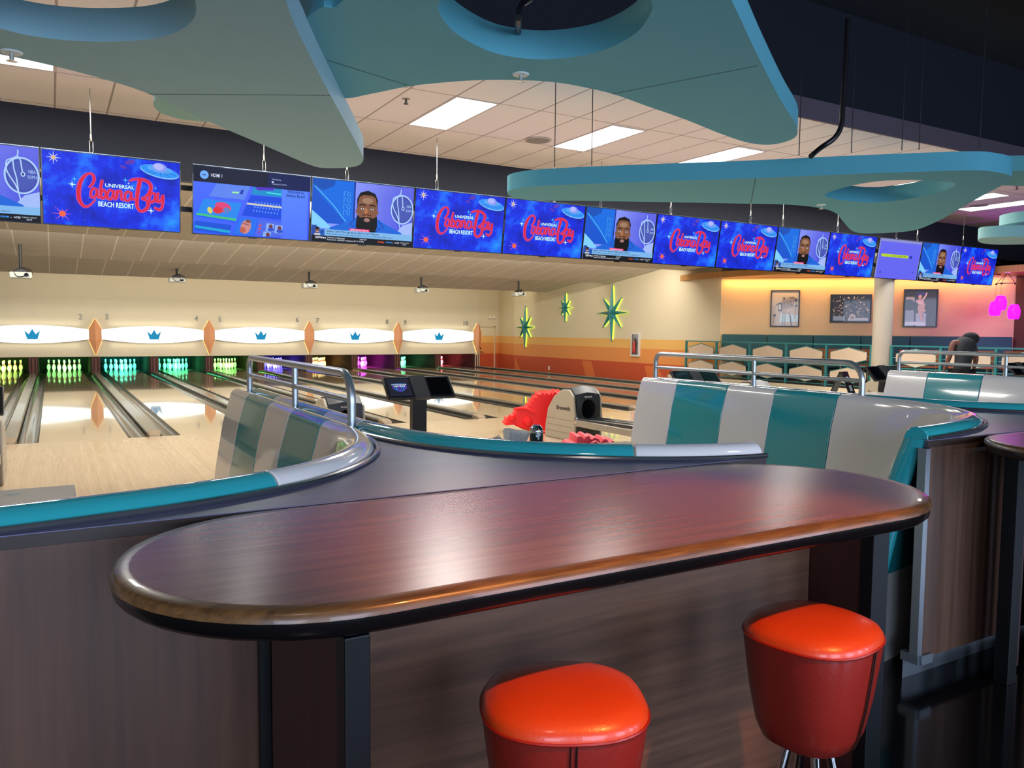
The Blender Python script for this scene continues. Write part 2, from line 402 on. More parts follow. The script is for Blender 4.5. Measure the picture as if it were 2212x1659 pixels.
# concourse ceiling, its grey edge, dark plenum beyond
CT = TILE('ECE6E2', 'A89E98', .57, 1.475, .022, .9, 2.88+.0, -3.55, 'concourse_ceiling_tiles', .02)
FY = -5.02
struct(MB().box(-6, 24, FY, -.47, ZC, ZC+.08).build('ceiling', CT, smooth=0))
zf = ony(1705, 205, FY).z
struct(MB().box(-6, 24, FY-.04, FY, ZC-.01, zf).build('trim_2', M('5A505C', .7), smooth=0))
struct(MB().box(-6, 24, -17, FY-.02, 5.6, 5.7).box(-6, 24, FY-.03, FY+.05, zf, 5.6).build('ceiling_dark', M('0E1422', .9), smooth=0))
MB().box(-6, 24, -7.4, -7.15, 5.2, 5.42).build('trim_3', M('1A1F2C', .8), smooth=0)['kind'] = 'structure'
struct(MB().box(-6.15, -6, -17, 21, -.4, 5.7).build('wall_left', M('B9A98C', .7), smooth=0))
struct(MB().box(-6, 24, -17.2, -17, 0, 5.7).build('wall_front', M('2B2320', .8), smooth=0))
struct(MB().box(24, 24.2, -17, 6, 0, 5.7).build('wall_far_right', M('40302A', .8), smooth=0))
struct(MB().box(-6, 14.8, 20.9, 21, -.3, 3.6).build('wall_pit', M('0A0A0A', .9), smooth=0))
# round column
tag(MB().lathe([(.195, .31), (.195, 2.96)], 40, (14.1, -1.29, 0)).build('round_column', M('ADA496', .55)), 'pale round column standing between the two fence runs', 'column')

# ================================================================== LANES
LC = lambda k: (k-2.5)*P                # centre of lane k
lane_names = {1: 'leftmost', }
ords = ['', 'under the leftmost pin rack at the frame edge', 'just left of the leftmost full orange diamond', 'just right of the leftmost orange diamond', 'directly left of the second orange diamond',
        'directly right of the second orange diamond', 'running to the blue lit pins', 'running to the yellow lit pins right of the third diamond', 'running to the magenta lit pins', 'running to the pale green lit pins by the fourth diamond', 'running to the red lit pins, last before the star wall']
gut = M('4B4A46', .2, .35, .3, .1, 2); capm = M('8F8D88', .22, .5, .3, .05, 3)
for k in range(1, 11):
    c = LC(k); L = thing('bowling_lane', 'glossy maple bowling lane '+ords[k], 'bowling lane', (c, 0, 0), group='maple bowling lanes')
    MB().box(-.527, .527, 0, 19.7, -.1, 0).build('lane_surface', lane_wood, L, smooth=0)
    for sx in (-1, 1):
        g = MB(); prof = [(math.cos(R_(a))*.113, math.sin(R_(a))*.095) for a in range(180, 361, 15)]
        rings = [[(sx*.644+px, y, pz-.005) for px, pz in prof]+[(sx*.644+px*1.04, y, pz*1.04-.012) for px, pz in prof[::-1]] for y in (0.02, 6, 12, 19.6)]
        g.sweep(rings); g.build('gutter', gut, L)
dn = ['left edge of the view', 'second rack and the cyan one', 'cyan rack and the green one', 'two green racks right of the second diamond', 'yellow green rack and the blue one', 'blue rack and the yellow one',
      'yellow rack and the magenta one', 'magenta rack and the pale green one', 'pale green rack and the red one', 'red rack and the star wall']
for k in range(0, 11):
    x = (k-2+1)*P-P if False else (k-2)*P
    lb = ('long grey divider between lanes, at the '+dn[0]) if k == 1 else 'long grey lane divider between '+dn[min(9, max(1, k-1))]
    if k == 0: continue
    D = thing('lane_divider', lb, 'lane divider', (x, 0, 0), group='grey dividers between the lanes')
    d = MB(); pr = [(-.088, -.1), (-.088, .045), (-.07, .06), (.07, .06), (.088, .045), (.088, -.1)]
    d.sweep([[(a, y, b) for a, b in pr] for y in (.22, 16.6)]); d.build('capping', capm, D)
    e = MB(); e.sweep([[(a*s, y, (b+.1)*h-.1) for a, b in pr] for y, s, h in ((.22, 1, 1), (.1, .96, .95), (.03, .8, .8), (0, .55, .5))]); e.build('end_cap', M('9A8872', .4), D)
    MB().box(-.092, -.089, .25, 16.5, -.08, .03).box(.089, .092, .25, 16.5, -.08, .03).build('side_strip', M('3D3B37', .35), D, smooth=0)
# kickback partitions beside each pin deck, pit machinery
kb = M('3A221C', .7); dk = M('0E0E10', .7)
for k in range(1, 11):
    x = (k-2)*P
    q = thing('pit_partition', ('dark red pit partition ' if k % 2 else 'brown pit partition ')+'between the pin decks, '+['', 'at the frame edge right of the first rack', 'below the leftmost diamond', 'right of the cyan rack', 'below the second diamond', 'left of the blue rack', 'right of the blue rack', 'left of the magenta rack', 'right of the magenta rack', 'left of the red rack', 'at the far right end'][k], 'pit partition', (x, 0, 0), group='partitions of the pin pits')
    MB().box(-.13, .13, YM+.02, 20, -.1, .62).build('partition_body', kb, q, smooth=0)
    MB().box(-.1, -.07, YM, YM+.03, -.1, .56).box(.07, .1, YM, YM+.03, -.1, .56).box(-.03, .03, YM-.005, YM+.025, .02, .5).build('front_rails', M('6A382E', .5), q, smooth=0)
for k in range(1, 11):
    c = LC(k); q = thing('pinsetter', 'dark pinsetter hood behind '+['', 'the leftmost pins', 'the second rack of pins', 'the cyan pins', 'the green pins left of the second diamond', 'the green pins right of the second diamond', 'the blue pins', 'the yellow pins', 'the magenta pins', 'the pale green pins', 'the red pins'][k], 'pinsetter', (c, 0, 0), group='pinsetters in the dark pit')
    MB().box(-.72, .72, 19.95, 20.0, -.1, .6).build('pit_curtain', M('060708', .9), q, smooth=0)
    MB().box(-.72, .72, 17.6, 19.9, .66, .7).box(-.72, .72, YM+.14, YM+.3, .56, .66).build('sweep_bar', dk, q, smooth=0)
# ------------------------------------------------------------------ pins and their coloured deck lights
def pinmesh():
    pr = [(0.001, 0), (.026, 0), (.0286, .004), (.040, .04), (.0535, .08), (.0605, .114), (.0587, .145), (.047, .19), (.0315, .225), (.0245, .25), (.0228, .262), (.0246, .285), (.0295, .315), (.032, .345), (.0295, .367), (.018, .379), (.001, .381)]
    m = MB(); m.lathe(pr, 20)
    for i in range(len(m.m)):
        z = sum(m.v[j][2] for j in m.f[i])/len(m.f[i])
        if .228 < z < .262: m.m[i] = 1
    return m
PM = pinmesh(); pin0 = PM.build('bowling_pin', [M('FFFFFF', .3, 0, .3, .0), M('C8302A', .3)])
COLR = {1: 'B8FF50', 2: '7CFF70', 3: '00FFC8', 4: '00FFA0', 5: '80FF60', 6: '2A18FF', 7: 'FFE070', 8: 'E010FF', 9: '40FFA0', 10: 'FF6070'}
names = {1: 'yellow green', 2: 'pale green', 3: 'cyan', 4: 'sea green', 5: 'yellowish green', 6: 'blue', 7: 'yellow', 8: 'magenta', 9: 'mint green', 10: 'red'}
pw = {6: 60, 8: 34, 3: 24, 4: 24, 10: 26}
place_ = ['front', 'second row left', 'second row right', 'third row left', 'third row middle', 'third row right', 'back row leftmost', 'back row second', 'back row third', 'back row rightmost']
first = True
for k in range(1, 11):
    n = 0
    for row in range(4):
        for j in range(row+1):
            o = pin0 if first else pin0.copy()
            if not first: COL.objects.link(o)
            first = False
            x = LC(k)+(j-row/2)*.3048; y = 18.36+row*.264
            o.location = (x, y, 0)
            tag(o, '%s pin of the %s lit rack on the %s lane deck' % (place_[n], names[k], ['', 'leftmost', 'second', 'third', 'fourth', 'fifth', 'sixth', 'seventh', 'eighth', 'ninth', 'last'][k]), 'bowling pin', 'bowling pins of the %s lit rack' % names[k])
            n += 1
    c = lin(COLR[k])
    c = tuple(v*.9+.06 for v in c)
    area('deck_lamp', (LC(k), 17.25, .56), (LC(k), 18.5, .2), .9, .05, pw.get(k, 15)*1.5, c, 70)
# ================================================================== PIN MASKS
for i in range(-1, 5):
    if i == -1: xa, xb = -3.26, -.18
    else: xa, xb = i*2*P+.18, (i+1)*2*P-.18
    cx = (xa+xb)/2; hw = (xb-xa)/2
    nm = {-1: 'at the left frame edge', 0: 'right of the first diamond', 1: 'right of the second diamond', 2: 'right of the third diamond', 3: 'rightmost of all'}.get(i)
    if i == 4: continue
    t = thing('light_panel', 'glowing white lens shaped wall panel with a blue crown, '+nm, 'light panel', (cx, YM, 1.263), group='glowing white panels over the pins')
    N = 40; top = [(-hw+2*hw*j/N, .155+.125*(1-(2*j/N-1)**2)) for j in range(N+1)]
    out = top+[(a, -b) for a, b in top[::-1]]
    m = MB(); n = len(out)
    m.add([(a, -.075, b) for a, b in out]+[(0, -.075, 0)], [(j, (j+1) % n, n) for j in range(n)])
    m.build('diffuser', EM('FBFFF6', 1.55), t, smooth=0)
    o2 = [(a*1.004, b*1.03) for a, b in out]
    f = MB(); f.add([(a, -.078, b) for a, b in out]+[(a, -.078, b) for a, b in o2]+[(a, -.0, b) for a, b in o2], [(j, (j+1) % n, n+(j+1) % n, n+j) for j in range(n)]+[(n+j, n+(j+1) % n, 2*n+(j+1) % n, 2*n+j) for j in range(n)])
    f.build('rim', M('B8B5AC', .4, .3), t, smooth=0)
    cr = [(-.215, .125), (-.12, .02), (-.085, .055), (0, .19), (.085, .055), (.12, .02), (.215, .125), (.14, -.15), (-.14, -.15)]
    cr = [(-.21, .11), (-.09, .0), (0, .165), (.09, .0), (.21, .11), (.135, -.155), (-.135, -.155)]
    m = MB(); m.add([(a, -.079, b) for a, b in cr], [(0, 1, 6), (1, 5, 6), (1, 2, 3), (1, 3, 5), (3, 4, 5)])
    m.build('crown_emblem', EM('109CD0', .8), t, smooth=0)
    for zz in (.33, -.33):
        area('panel_glow', (cx, YM-.13, 1.263+zz*.97), (cx, YM+.3, 1.263+zz*1.9), 2.6, .04, 1.1, lin('FFF8E0'))
for i in range(5):
    x = i*2*P
    q = thing('orange_diamond', ['leftmost', 'second from left', 'middle', 'second from right', 'rightmost'][i]+' of the tall orange faceted diamonds on the pin wall', 'wall diamond', (x, YM, 0), group='orange diamonds over the pins')
    zt, zb = 1.77, .585; z1, z2 = 1.43, 1.10; w = .185; d = .14
    m = MB(); m.add([(0, -d, zt-.0), (0, -d-.06, 1.43), (0, -d-.06, 1.1), (0, -d, zb), (-w, -.06, z1), (-w, -.06, z2), (w, -.06, z1), (w, -.06, z2), (0, -.01, zt), (0, -.01, zb), (-w, -.01, z1), (-w, -.01, z2), (w, -.01, z1), (w, -.01, z2)],
          [(0, 1, 4), (1, 2, 5, 4), (2, 3, 5), (0, 6, 1), (1, 6, 7, 2), (2, 7, 3), (0, 4, 10, 8), (4, 5, 11, 10), (5, 3, 9, 11), (0, 8, 12, 6), (6, 12, 13, 7), (7, 13, 9, 3)])
    m.build('faceted_body', M('E8A276', .5), q, smooth=0)
    # led strip round the back edge
    gl = MB(); pts = [(0, zt), (w, z1), (w, z2), (0, zb), (-w, z2), (-w, z1)]
    gl.tube([(a*.93, -.012, 1.18+(b-1.18)*.97) for a, b in pts], .008, 6, closed=True); gl.build('led_strip', EM('FFE27A', 9), q)
for txt, px, py in [('2', 174, 690), ('3', 231, 690), ('4', 424, 693), ('5', 475, 695), ('6', 642, 696), ('7', 686, 697), ('8', 836, 700), ('9', 875, 701), ('10', 1006, 703)]:
    p = ony(px, py, YM); m = MB()
    text3d(m, txt, Matrix.Translation((0, 0, 0)) @ Matrix.Rotation(PI/2, 4, 'X'), .17, .02, bold=.012)
    tag(m.build('lane_number', M('8A897E', .4, .3), smooth=0, loc=(p.x, YM, p.z)), 'brushed metal lane number %s on the cream pin wall' % txt, 'lane number', group='lane numbers on the pin wall')
# ================================================================== PROJECTORS
for i, (px, py) in enumerate([(45, 592), (382, 603), (668, 616), (910, 626), (1120, 634)]):
    X = [-1.72, 1.72, 5.16, 8.6, 12.04][i]; p = onx(px, py, X)
    q = thing('projector', 'white ceiling projector on a black pole, '+['leftmost', 'second from left', 'third, above the third diamond', 'fourth from left', 'rightmost, beside the star wall'][i], 'projector', (p.x, p.y, p.z), group='projectors on poles over the lanes')
    zt = 3.04 + (8.43-p.y)*.128 if p.y < 8.43 else 2.9+(12.3-p.y)*.124
    if p.y > 12.3: zt = 3.3
    zt = max(zt, p.z+.3)
    MB().box(-.2, .2, -.14, .14, -.09, .04).build('projector_body', M('C9CDBF', .4), q, bevel=.025)
    MB().tube([(0, 0, .1), (0, 0, zt-p.z)], .028, 10).box(-.09, .09, -.06, .06, .04, .1).build('pole', M('141517', .4), q)
    cb = MB(); cb.tube(spline([(.02, -.05, .12), (.14, -.1, .06), (.1, -.15, -.03), (-.05, -.15, -.06), (-.12, -.12, .05), (0, -.05, .13)], 5), .009, 6)
    cb.tube(spline([(0, 0, .14), (.16, .0, .1), (.2, -.1, -.02), (.1, -.16, -.05)], 5), .008, 6); cb.build('cable', M('15161A', .5), q)
    MB().lathe([(.035, -.145), (.04, -.16), (.001, -.161)], 16, (.1, 0, -.02), axis='y').build('lens', M('101218', .1, 0, 1), q)
# ================================================================== STARS ON THE SIDE WALL
for i, (px, py, h, h2, w) in enumerate([(1138, 707, .8, .8, .66), (1225, 665, .54, .5, .43), (1326, 676, .93, .92, .82)]):
    p = onx(px, py, XS)
    q = thing('wall_star', ['leftmost eight pointed teal star, in the middle height', 'smallest eight pointed teal star, between the other two', 'largest eight pointed teal star, beside the extinguisher cabinet'][i]+' on the mural wall', 'wall star', (XS, p.y, p.z), group='teal stars on the mural wall')
    def starpts(s, e=0):
        out = []
        Ls = [h, w*.83, w, w*.83, h2, w*.83, w, w*.83]
        for j in range(8):
            a = PI/4*j; r = Ls[j]*s+e; out.append((math.sin(a)*r, math.cos(a)*r))
            a2 = a+PI/8; r = w*.205*s+e; out.append((math.sin(a2)*r, math.cos(a2)*r))
        return out
    o = starpts(1); m = MB(); n = len(o)
    m.add([(-.09, a, b) for a, b in o]+[(-.2, 0, 0)]+[(-.06, a, b) for a, b in o], [(j, (j+1) % n, n) for j in range(n)]+[(j, n+1+j, n+1+(j+1) % n, (j+1) % n) for j in range(n)])
    m.build('star_body', M('2C7F80', .4), q, smooth=0)
    g = MB(); o2 = starpts(.92, .004)
    g.add([(-.055, a, b) for a, b in o2]+[(-.055, 0, 0)]+[(-.005, a, b) for a, b in o2], [(j, (j+1) % n, n) for j in range(n)]+[(j, n+1+j, n+1+(j+1) % n, (j+1) % n) for j in range(n)])
    g.build('backlight', EM('E6FF4A', 1.6), q, smooth=0)
# cabinet, socket, emergency light
p = onx(1374, 744, XS); q = thing('extinguisher_cabinet', 'white framed fire extinguisher cabinet below the largest star', 'extinguisher cabinet', (XS, p.y, p.z))
m = MB(); W2, H2 = .21, .37
for a in ((-W2, -W2+.06, -H2, H2), (W2-.06, W2, -H2, H2), (-W2+.06, W2-.06, -H2, -H2+.06), (-W2+.06, W2-.06, H2-.06, H2)): m.box(-.05, -.002, *a)
m.build('cabinet_frame', M('D8D4CE', .4), q, smooth=0)
MB().box(-.012, -.004, -W2+.06, W2-.06, -H2+.06, H2-.06).build('cabinet_back', M('B9BDBE', .3), q, smooth=0)
MB().lathe([(.05, -.26), (.055, -.24), (.055, .02), (.03, .07), (.02, .12)], 16, (-.055, .02, 0)).build('extinguisher', M('B03028', .3), q)
MB().tube([(-.06, .02, .1), (-.07, -.02, .18), (-.07, -.06, .1), (-.07, -.07, -.1)], .012, 8).build('hose', M('222222', .4), q)
g, N_, L_, b_ = newmat('clear_glass'); b_.inputs['Transmission Weight'].default_value = 1; b_.inputs['Roughness'].default_value = .02; b_.inputs['IOR'].default_value = 1.45
GLASS = g
MB().box(-.046, -.042, -W2+.06, W2-.06, -H2+.06, H2-.06).build('cabinet_glass', GLASS, q, smooth=0)
p = onx(1186, 795, XS); tag(MB().box(-.01, 0, -.05, .05, -.08, .08).build('wall_socket', M('E8E2D4', .4), loc=(XS, p.y, p.z), bevel=.003), 'small white wall socket plate low on the red mural band', 'wall socket')
p = ony(1059, 686, YM); q = thing('emergency_light', 'small white twin head emergency light above the far door', 'emergency light', (p.x, YM, p.z))
MB().box(-.1, .1, -.07, 0, -.05, .05).build('housing', M('E9E4D2', .4), q, bevel=.01)
for sx in (-.1, .1): MB().lathe([(.02, -.12), (.045, -.14), (.045, -.17), (.001, -.171)], 14, (sx, 0, .02), axis='y').build('lamp_head', M('F0ECDD', .3), q)
# ================================================================== SCREENS
TW, TH, TY = 1.435, .825, -1.5
def space():
    m, N, L, b = newmat('screen_night_sky')
    tc = N.new('ShaderNodeTexCoord'); n = N.new('ShaderNodeTexNoise'); n.inputs['Scale'].default_value = 2.6; n.inputs['Detail'].default_value = 8; n.inputs['Roughness'].default_value = .62
    L.new(tc.outputs['Object'], n.inputs['Vector']); r = N.new('ShaderNodeValToRGB'); L.new(n.outputs['Fac'], r.inputs[0])
    e = r.color_ramp.elements; e[0].position = .3; e[0].color = (*lin('04107E'), 1); e[1].position = .75; e[1].color = (*lin('1E8CFF'), 1)
    a = e.new(.5); a.color = (*lin('0A28D2'), 1)
    v = N.new('ShaderNodeTexVoronoi'); v.inputs['Scale'].default_value = 16; L.new(tc.outputs['Object'], v.inputs['Vector'])
    c = N.new('ShaderNodeMath'); c.operation = 'LESS_THAN'; c.inputs[1].default_value = .045; L.new(v.outputs['Distance'], c.inputs[0])
    mx = N.new('ShaderNodeMix'); mx.data_type = 'RGBA'; L.new(c.outputs[0], mx.inputs[0]); L.new(r.outputs[0], mx.inputs[6]); mx.inputs[7].default_value = (*lin('5FC8FF'), 1)
    L.new(mx.outputs[2], b.inputs['Emission Color']); b.inputs['Emission Strength'].default_value = 1.25
    b.inputs['Base Color'].default_value = (.005, .005, .01, 1); b.inputs['Roughness'].default_value = .3; b.inputs['Specular IOR Level'].default_value = .12
    return m
SPACE = space()
def grad(c0, c1, key, axis=2, a=0, b2=.82, st=1.1):
    m, N, L, b = newmat(key); tc = N.new('ShaderNodeTexCoord'); sp = N.new('ShaderNodeSeparateXYZ'); L.new(tc.outputs['Object'], sp.inputs[0])
    n = N.new('ShaderNodeTexNoise'); n.inputs['Scale'].default_value = 2; L.new(tc.outputs['Object'], n.inputs['Vector'])
    ad = N.new('ShaderNodeMath'); ad.operation = 'MULTIPLY_ADD'; ad.inputs[1].default_value = .35; L.new(n.outputs['Fac'], ad.inputs[0]); L.new(sp.outputs[axis], ad.inputs[2])
    mr = N.new('ShaderNodeMapRange'); mr.inputs[1].default_value = a+.17; mr.inputs[2].default_value = b2+.17; L.new(ad.outputs[0], mr.inputs[0])
    mx = N.new('ShaderNodeMix'); mx.data_type = 'RGBA'; mx.inputs[6].default_value = (*lin(c0), 1); mx.inputs[7].default_value = (*lin(c1), 1); L.new(mr.outputs[0], mx.inputs[0])
    L.new(mx.outputs[2], b.inputs['Emission Color']); b.inputs['Emission Strength'].default_value = st; b.inputs['Base Color'].default_value = (.01, .01, .01, 1)
    return m
def z2uv(p, TL, TR, BR, BL):
    u = ((p[0]-TL[0])/(TR[0]-TL[0])+(p[0]-BL[0])/(BR[0]-BL[0]))/2
    yt = TL[1]+u*(TR[1]-TL[1]); yb = BL[1]+u*(BR[1]-BL[1])
    v = 1-(p[1]-yt)/(yb-yt)
    u = ((p[0]-TL[0])/(TR[0]-TL[0]))*v+((p[0]-BL[0])/(BR[0]-BL[0]))*(1-v)
    return (u, v)
def screen_resort():
    F = Flat(TW-.02, TH-.02); F.rect(0, 0, 1, 1, SPACE)
    q = lambda x, y: z2uv((x, y), (35, 150), (2120, 365), (2110, 1380), (60, 1245))
    red = EM('DC1C3C', 1.0); pink = EM('D050A8', .95); wh = EM('D8FFE8', 1.15); cy = EM('4FC8F0', 1.1)
    neb = EM('6A3CC8', .8)
    for c, rx, rz, ro in (((1330, 340), .07, .03, .3), ((1230, 410), .05, .018, -.3)): F.ell(q(*c), rx, rz, neb, ro)
    strokes = [
        ([(720, 705), (768, 650), (790, 575), (760, 515), (700, 508), (630, 560), (580, 650), (558, 770), (565, 880), (605, 960), (665, 995), (735, 965), (800, 895)], [.02, .032, .036, .03, .024, .04, .055, .06, .056, .044, .03, .018, .012]),
        ([(825, 745), (780, 725), (740, 780), (745, 850), (790, 855), (825, 800), (830, 730), (835, 830), (862, 862)], .03),
        ([(905, 615), (888, 700), (885, 800), (900, 865), (945, 860), (965, 800), (930, 750), (888, 790)], .034),
        ([(1070, 765), (1020, 750), (985, 805), (990, 875), (1035, 880), (1070, 820), (1075, 755), (1080, 850), (1105, 885)], .03),
        ([(1125, 765), (1125, 885), (1132, 800), (1165, 765), (1195, 780), (1195, 870), (1220, 895)], .032),
        ([(1340, 790), (1285, 775), (1250, 830), (1258, 895), (1305, 905), (1340, 850), (1348, 785), (1350, 875), (1392, 885)], .03),
        ([(1330, 610), (1400, 590), (1500, 592), (1600, 625), (1655, 690), (1640, 770), (1580, 845), (1510, 878), (1590, 905), (1612, 965), (1575, 1035), (1500, 1065), (1448, 1020), (1432, 920), (1450, 760), (1485, 610)], [.02, .03, .035, .045, .05, .045, .035, .02, .04, .05, .045, .035, .04, .05, .056, .056]),
        ([(1722, 815), (1670, 795), (1632, 850), (1640, 920), (1685, 925), (1718, 870), (1722, 800), (1725, 900), (1755, 925)], .032),
        ([(1765, 805), (1760, 890), (1785, 930), (1820, 900), (1842, 830), (1845, 930), (1825, 1010), (1780, 1045), (1725, 1020)], .034)]
    for k in (0, 1):
        for pts, w in strokes:
            pp = spline([(*q(*p), 0) for p in pts], 5); n = len(pp); w0 = w if isinstance(w, list) else [w]*len(pts)
            ww = [w0[min(int(i/5), len(w0)-1)]*(1-(i % 5)/5)+w0[min(int(i/5)+1, len(w0)-1)]*((i % 5)/5) for i in range(n)]
            F.line([(p.x, p.y) for p in pp], [a*.8+.018 for a in ww] if k == 0 else [a*.8 for a in ww], pink if k == 0 else red)
    F.text('UNIVERSAL', q(1172, 722), .05, wh, wfit=.213, bold=.012); F.text('BEACH RESORT', q(1118, 1008), .068, wh, wfit=.262, bold=.016)
    for c, r, m in (((465, 662), .05, wh), ((500, 585), .036, cy), ((1258, 603), .042, cy), ((1305, 652), .022, wh), ((1728, 725), .024, cy), ((1652, 1058), .05, wh)):
        F.star(q(*c), r, r*.2, 4, m)
    F.star(q(200, 270), .095, .018, 8, EM('E8DCF0', 1.1), stretch=[1, .85]); F.ell(q(200, 270), .02, .02, EM('E0B050', 1.1))
    F.star(q(325, 1100), .12, .02, 8, EM('C060B0', 1.0), stretch=[.6, .9, .95, 1.1, .7, 1.15, 1.25, 1.2]); F.ell(q(325, 1100), .04, .04, EM('F0603A', 1.1))
    c = q(1795, 485); ro = -.1
    F.ell(c, .265, .088, EM('7FC0F8', 1.05), ro-.06); F.ell((c[0], c[1]+.008), .255, .078, EM('2A8CF0', 1.1), ro-.06)
    F.ell((c[0], c[1]+.035), .17, .05, EM('54A4F4', 1.05), ro); F.ell((c[0]-.0, c[1]+.062), .098, .062, EM('8090E8', 1.1), ro)
    F.ell((c[0]-.008, c[1]+.07), .07, .045, EM('AEB4FF', 1.05), ro)
    dk_ = EM('1840A0', .6)
    for a in (-2.6, -2.1, -1.5, -1.0, -.5): F.line([(c[0]+.055*math.cos(a), c[1]+.03+.04*math.sin(a)), (c[0]+.14*math.cos(a), c[1]+.075*math.sin(a))], .004, dk_)
    return F
def face(F, cx, cz, k, skin, hair, full=True):
    """head and shoulders of the presenter, k = screen heights"""
    s = lambda x, z: (cx+x*k*1.14/1.74, cz+z*k)
    suit = EM('1668E0', .95); sh = EM('0E3CA8', .8)
    F.poly([s(-.7, -.4), s(-.62, -.27), (s(-.36, -.15)), s(-.17, -.05), s(.17, -.05), s(.36, -.15), s(.62, -.28), s(.72, -.42)], suit)
    F.line([s(-.2, -.07), s(-.3, -.2), s(-.22, -.22), s(-.14, -.32)], .014, sh); F.line([s(.2, -.07), s(.31, -.22), s(.22, -.24), s(.14, -.32)], .014, sh)
    F.poly([s(-.175, .12), s(-.18, .3), s(-.13, .42), s(0, .47), s(.13, .42), s(.18, .3), s(.175, .12)], hair)
    F.poly([s(-.165, -.1), s(-.168, .2), s(-.14, .34), s(-.08, .38), s(.08, .38), s(.14, .34), s(.168, .2), s(.165, -.1), s(.1, -.25), s(-.1, -.25)], skin)
    F.ell(s(-.178, .07), .02*k, .05*k, skin); F.ell(s(.178, .07), .02*k, .05*k, skin)
    F.ell(s(0, .28), .11*k, .055*k, EM('A88468', .9)); F.ell(s(-.02, .06), .035*k, .09*k, EM('B87A50', .9))
    F.poly([s(-.175, .0), s(-.19, -.2), s(-.15, -.34), s(.14, -.34), s(.185, -.2), s(.175, .0), s(.13, -.06), s(.06, -.03), s(-.06, -.03), s(-.13, -.06)], hair)
    F.ell(s(0, -.085), .062*k, .034*k, EM('C89088', .9)); F.line([s(-.05, -.085), s(.05, -.085)], .008*k, EM('402018', .6))
    F.line([s(-.065, .005), s(0, .02), s(.065, .005)], .02*k, hair)
    for sx in (-1, 1):
        F.line([s(sx*.04, .19), s(sx*.09, .205), s(sx*.135, .185)], .022*k, hair)
        F.ell(s(sx*.085, .125), .036*k, .016*k, EM('E8E4E0', .9)); F.ell(s(sx*.085, .125), .013*k, .014*k, EM('201008', .5)); F.line([s(sx*.045, .13), s(sx*.085, .148), s(sx*.125, .13)], .008*k, hair)
    F.ell(s(0, .02), .05*k, .022*k, EM('8A5030', .85)); F.line([s(-.03, .012), s(.03, .012)], .01*k, EM('40200F', .6))
def screen_news():
    F = Flat(TW-.02, TH-.02); F.rect(0, 0, 1, 1, grad('7A8CF0', '3A46D8', 'studio_backdrop', 0, -.3, .5, 1.05))
    q = lambda x, y: z2uv((x, y), (-272, 40), (1625, 260), (1530, 1320), (-330, 1185))
    F.poly([(0, 1), (.4, 1), (.4, .3), (0, .3)], EM('0A6CE4', 1.0)); F.poly([(0, .88), (0, .3), (.34, .3)], EM('0C54D0', 1)); F.line([(.01, .9), (.2, .6), (.36, .28)], .008, EM('70E0F0', 1.1))
    F.poly([(0, 1), (0, .9), (.1, .82), (.2, .9), (.22, 1)], EM('0A50B8', 1)); F.rect(.395, .22, .41, 1, EM('1030A0', .9))
    F.poly([(0, .22), (0, .5), (.12, .34), (.2, .22)], EM('7CC8F8', 1.1)); F.poly([(.82, .2), (1, .2), (1, .42), (.9, .36)], EM('9CB4F0', 1.1))
    lg = EM('5FB8F0', 1.0)                     # outlined network letters running up the wall
    for i, z in enumerate((.46, .56, .66, .76)):
        F.line([(.3, z), (.3, z+.07), (.32, z+.07)], .008, lg); F.line([(.345, z), (.325, z+.035), (.345, z+.07)], .008, lg); F.line([(.36, z), (.36, z+.07)], .006, lg)
    c = (.885, .62); ringm = EM('A8C8F4', 1.1)
    F.ell(c, .19, .235, EM('4858B8', .95))
    F.line([(c[0]+.112*math.cos(a*PI/18), c[1]+.235*math.sin(a*PI/18)) for a in range(37)], .022, ringm); F.line([(c[0]+.098*math.cos(a*PI/18), c[1]+.2*math.sin(a*PI/18)) for a in range(37)], .006, EM('2838A0', .9))
    for pts in ([(.865, .95), (.86, .88), (.83, .84), (.79, .8), (.785, .7), (.8, .62), (.84, .5), (.86, .4)], [(.86, .88), (.88, .82), (.885, .74), (.89, .68)], [(.83, .82), (.835, .7), (.85, .58), (.86, .4), (.872, .3)]): F.line([(p.x, p.y) for p in spline([(*p, 0) for p in pts], 4)], .016, ringm)
    F.ell((.893, .64), .028, .034, ringm); F.ell((.893, .64), .014, .018, EM('303890', .8))
    F.text('NBA', (.955, .66), .045, ringm, wfit=.05); F.text('ESPN', (.955, .59), .04, ringm, wfit=.06)
    face(F, .53, .475, .87, EM('8A5A40', .9), EM('080808', .3))
    F.rect(0, .1, 1, .205, EM('7CB4E8', 1.05)); F.rect(0, .1, .05, .26, EM('2450B0', .9)); F.rect(.05, .1, .125, .205, EM('2A6CD0', .95)); F.rect(0, 0, 1, .1, EM('0A1020', .5))
    F.ell((.055, .18), .035, .05, EM('7A4A34', .9)); F.ell((.055, .215), .034, .02, EM('100C0A', .4)); F.poly([(.025, .1), (.03, .13), (.08, .13), (.085, .1)], EM('D0D4E0', .9)); F.line([(.043, .16), (.067, .16)], .008, EM('F0F0F0', 1)); F.ell((.1, .155), .028, .03, EM('1A48A8', .9))
    F.rect(.36, .205, .56, .245, EM('E83C80', 1)); F.text('BREAKING NEWS', (.46, .212), .022, EM('FFFFFF', 1), wfit=.17)
    tx = EM('10305C', .5); wt = EM('E8F0FF', 1)
    F.text('Shams: Chris Paul agrees to deal to join Clippers', (.14, .163), .03, tx, wfit=.52, align='LEFT', bold=.012)
    F.text('Had multiple suitors, but chose Clippers for 21st & likely final NBA season', (.14, .123), .024, tx, wfit=.66, align='LEFT')
    F.text('ESPN', (.07, .05), .034, wt, wfit=.06, bold=.02); F.text('MLB', (.105, .05), .026, wt, wfit=.034, align='LEFT', bold=.01)
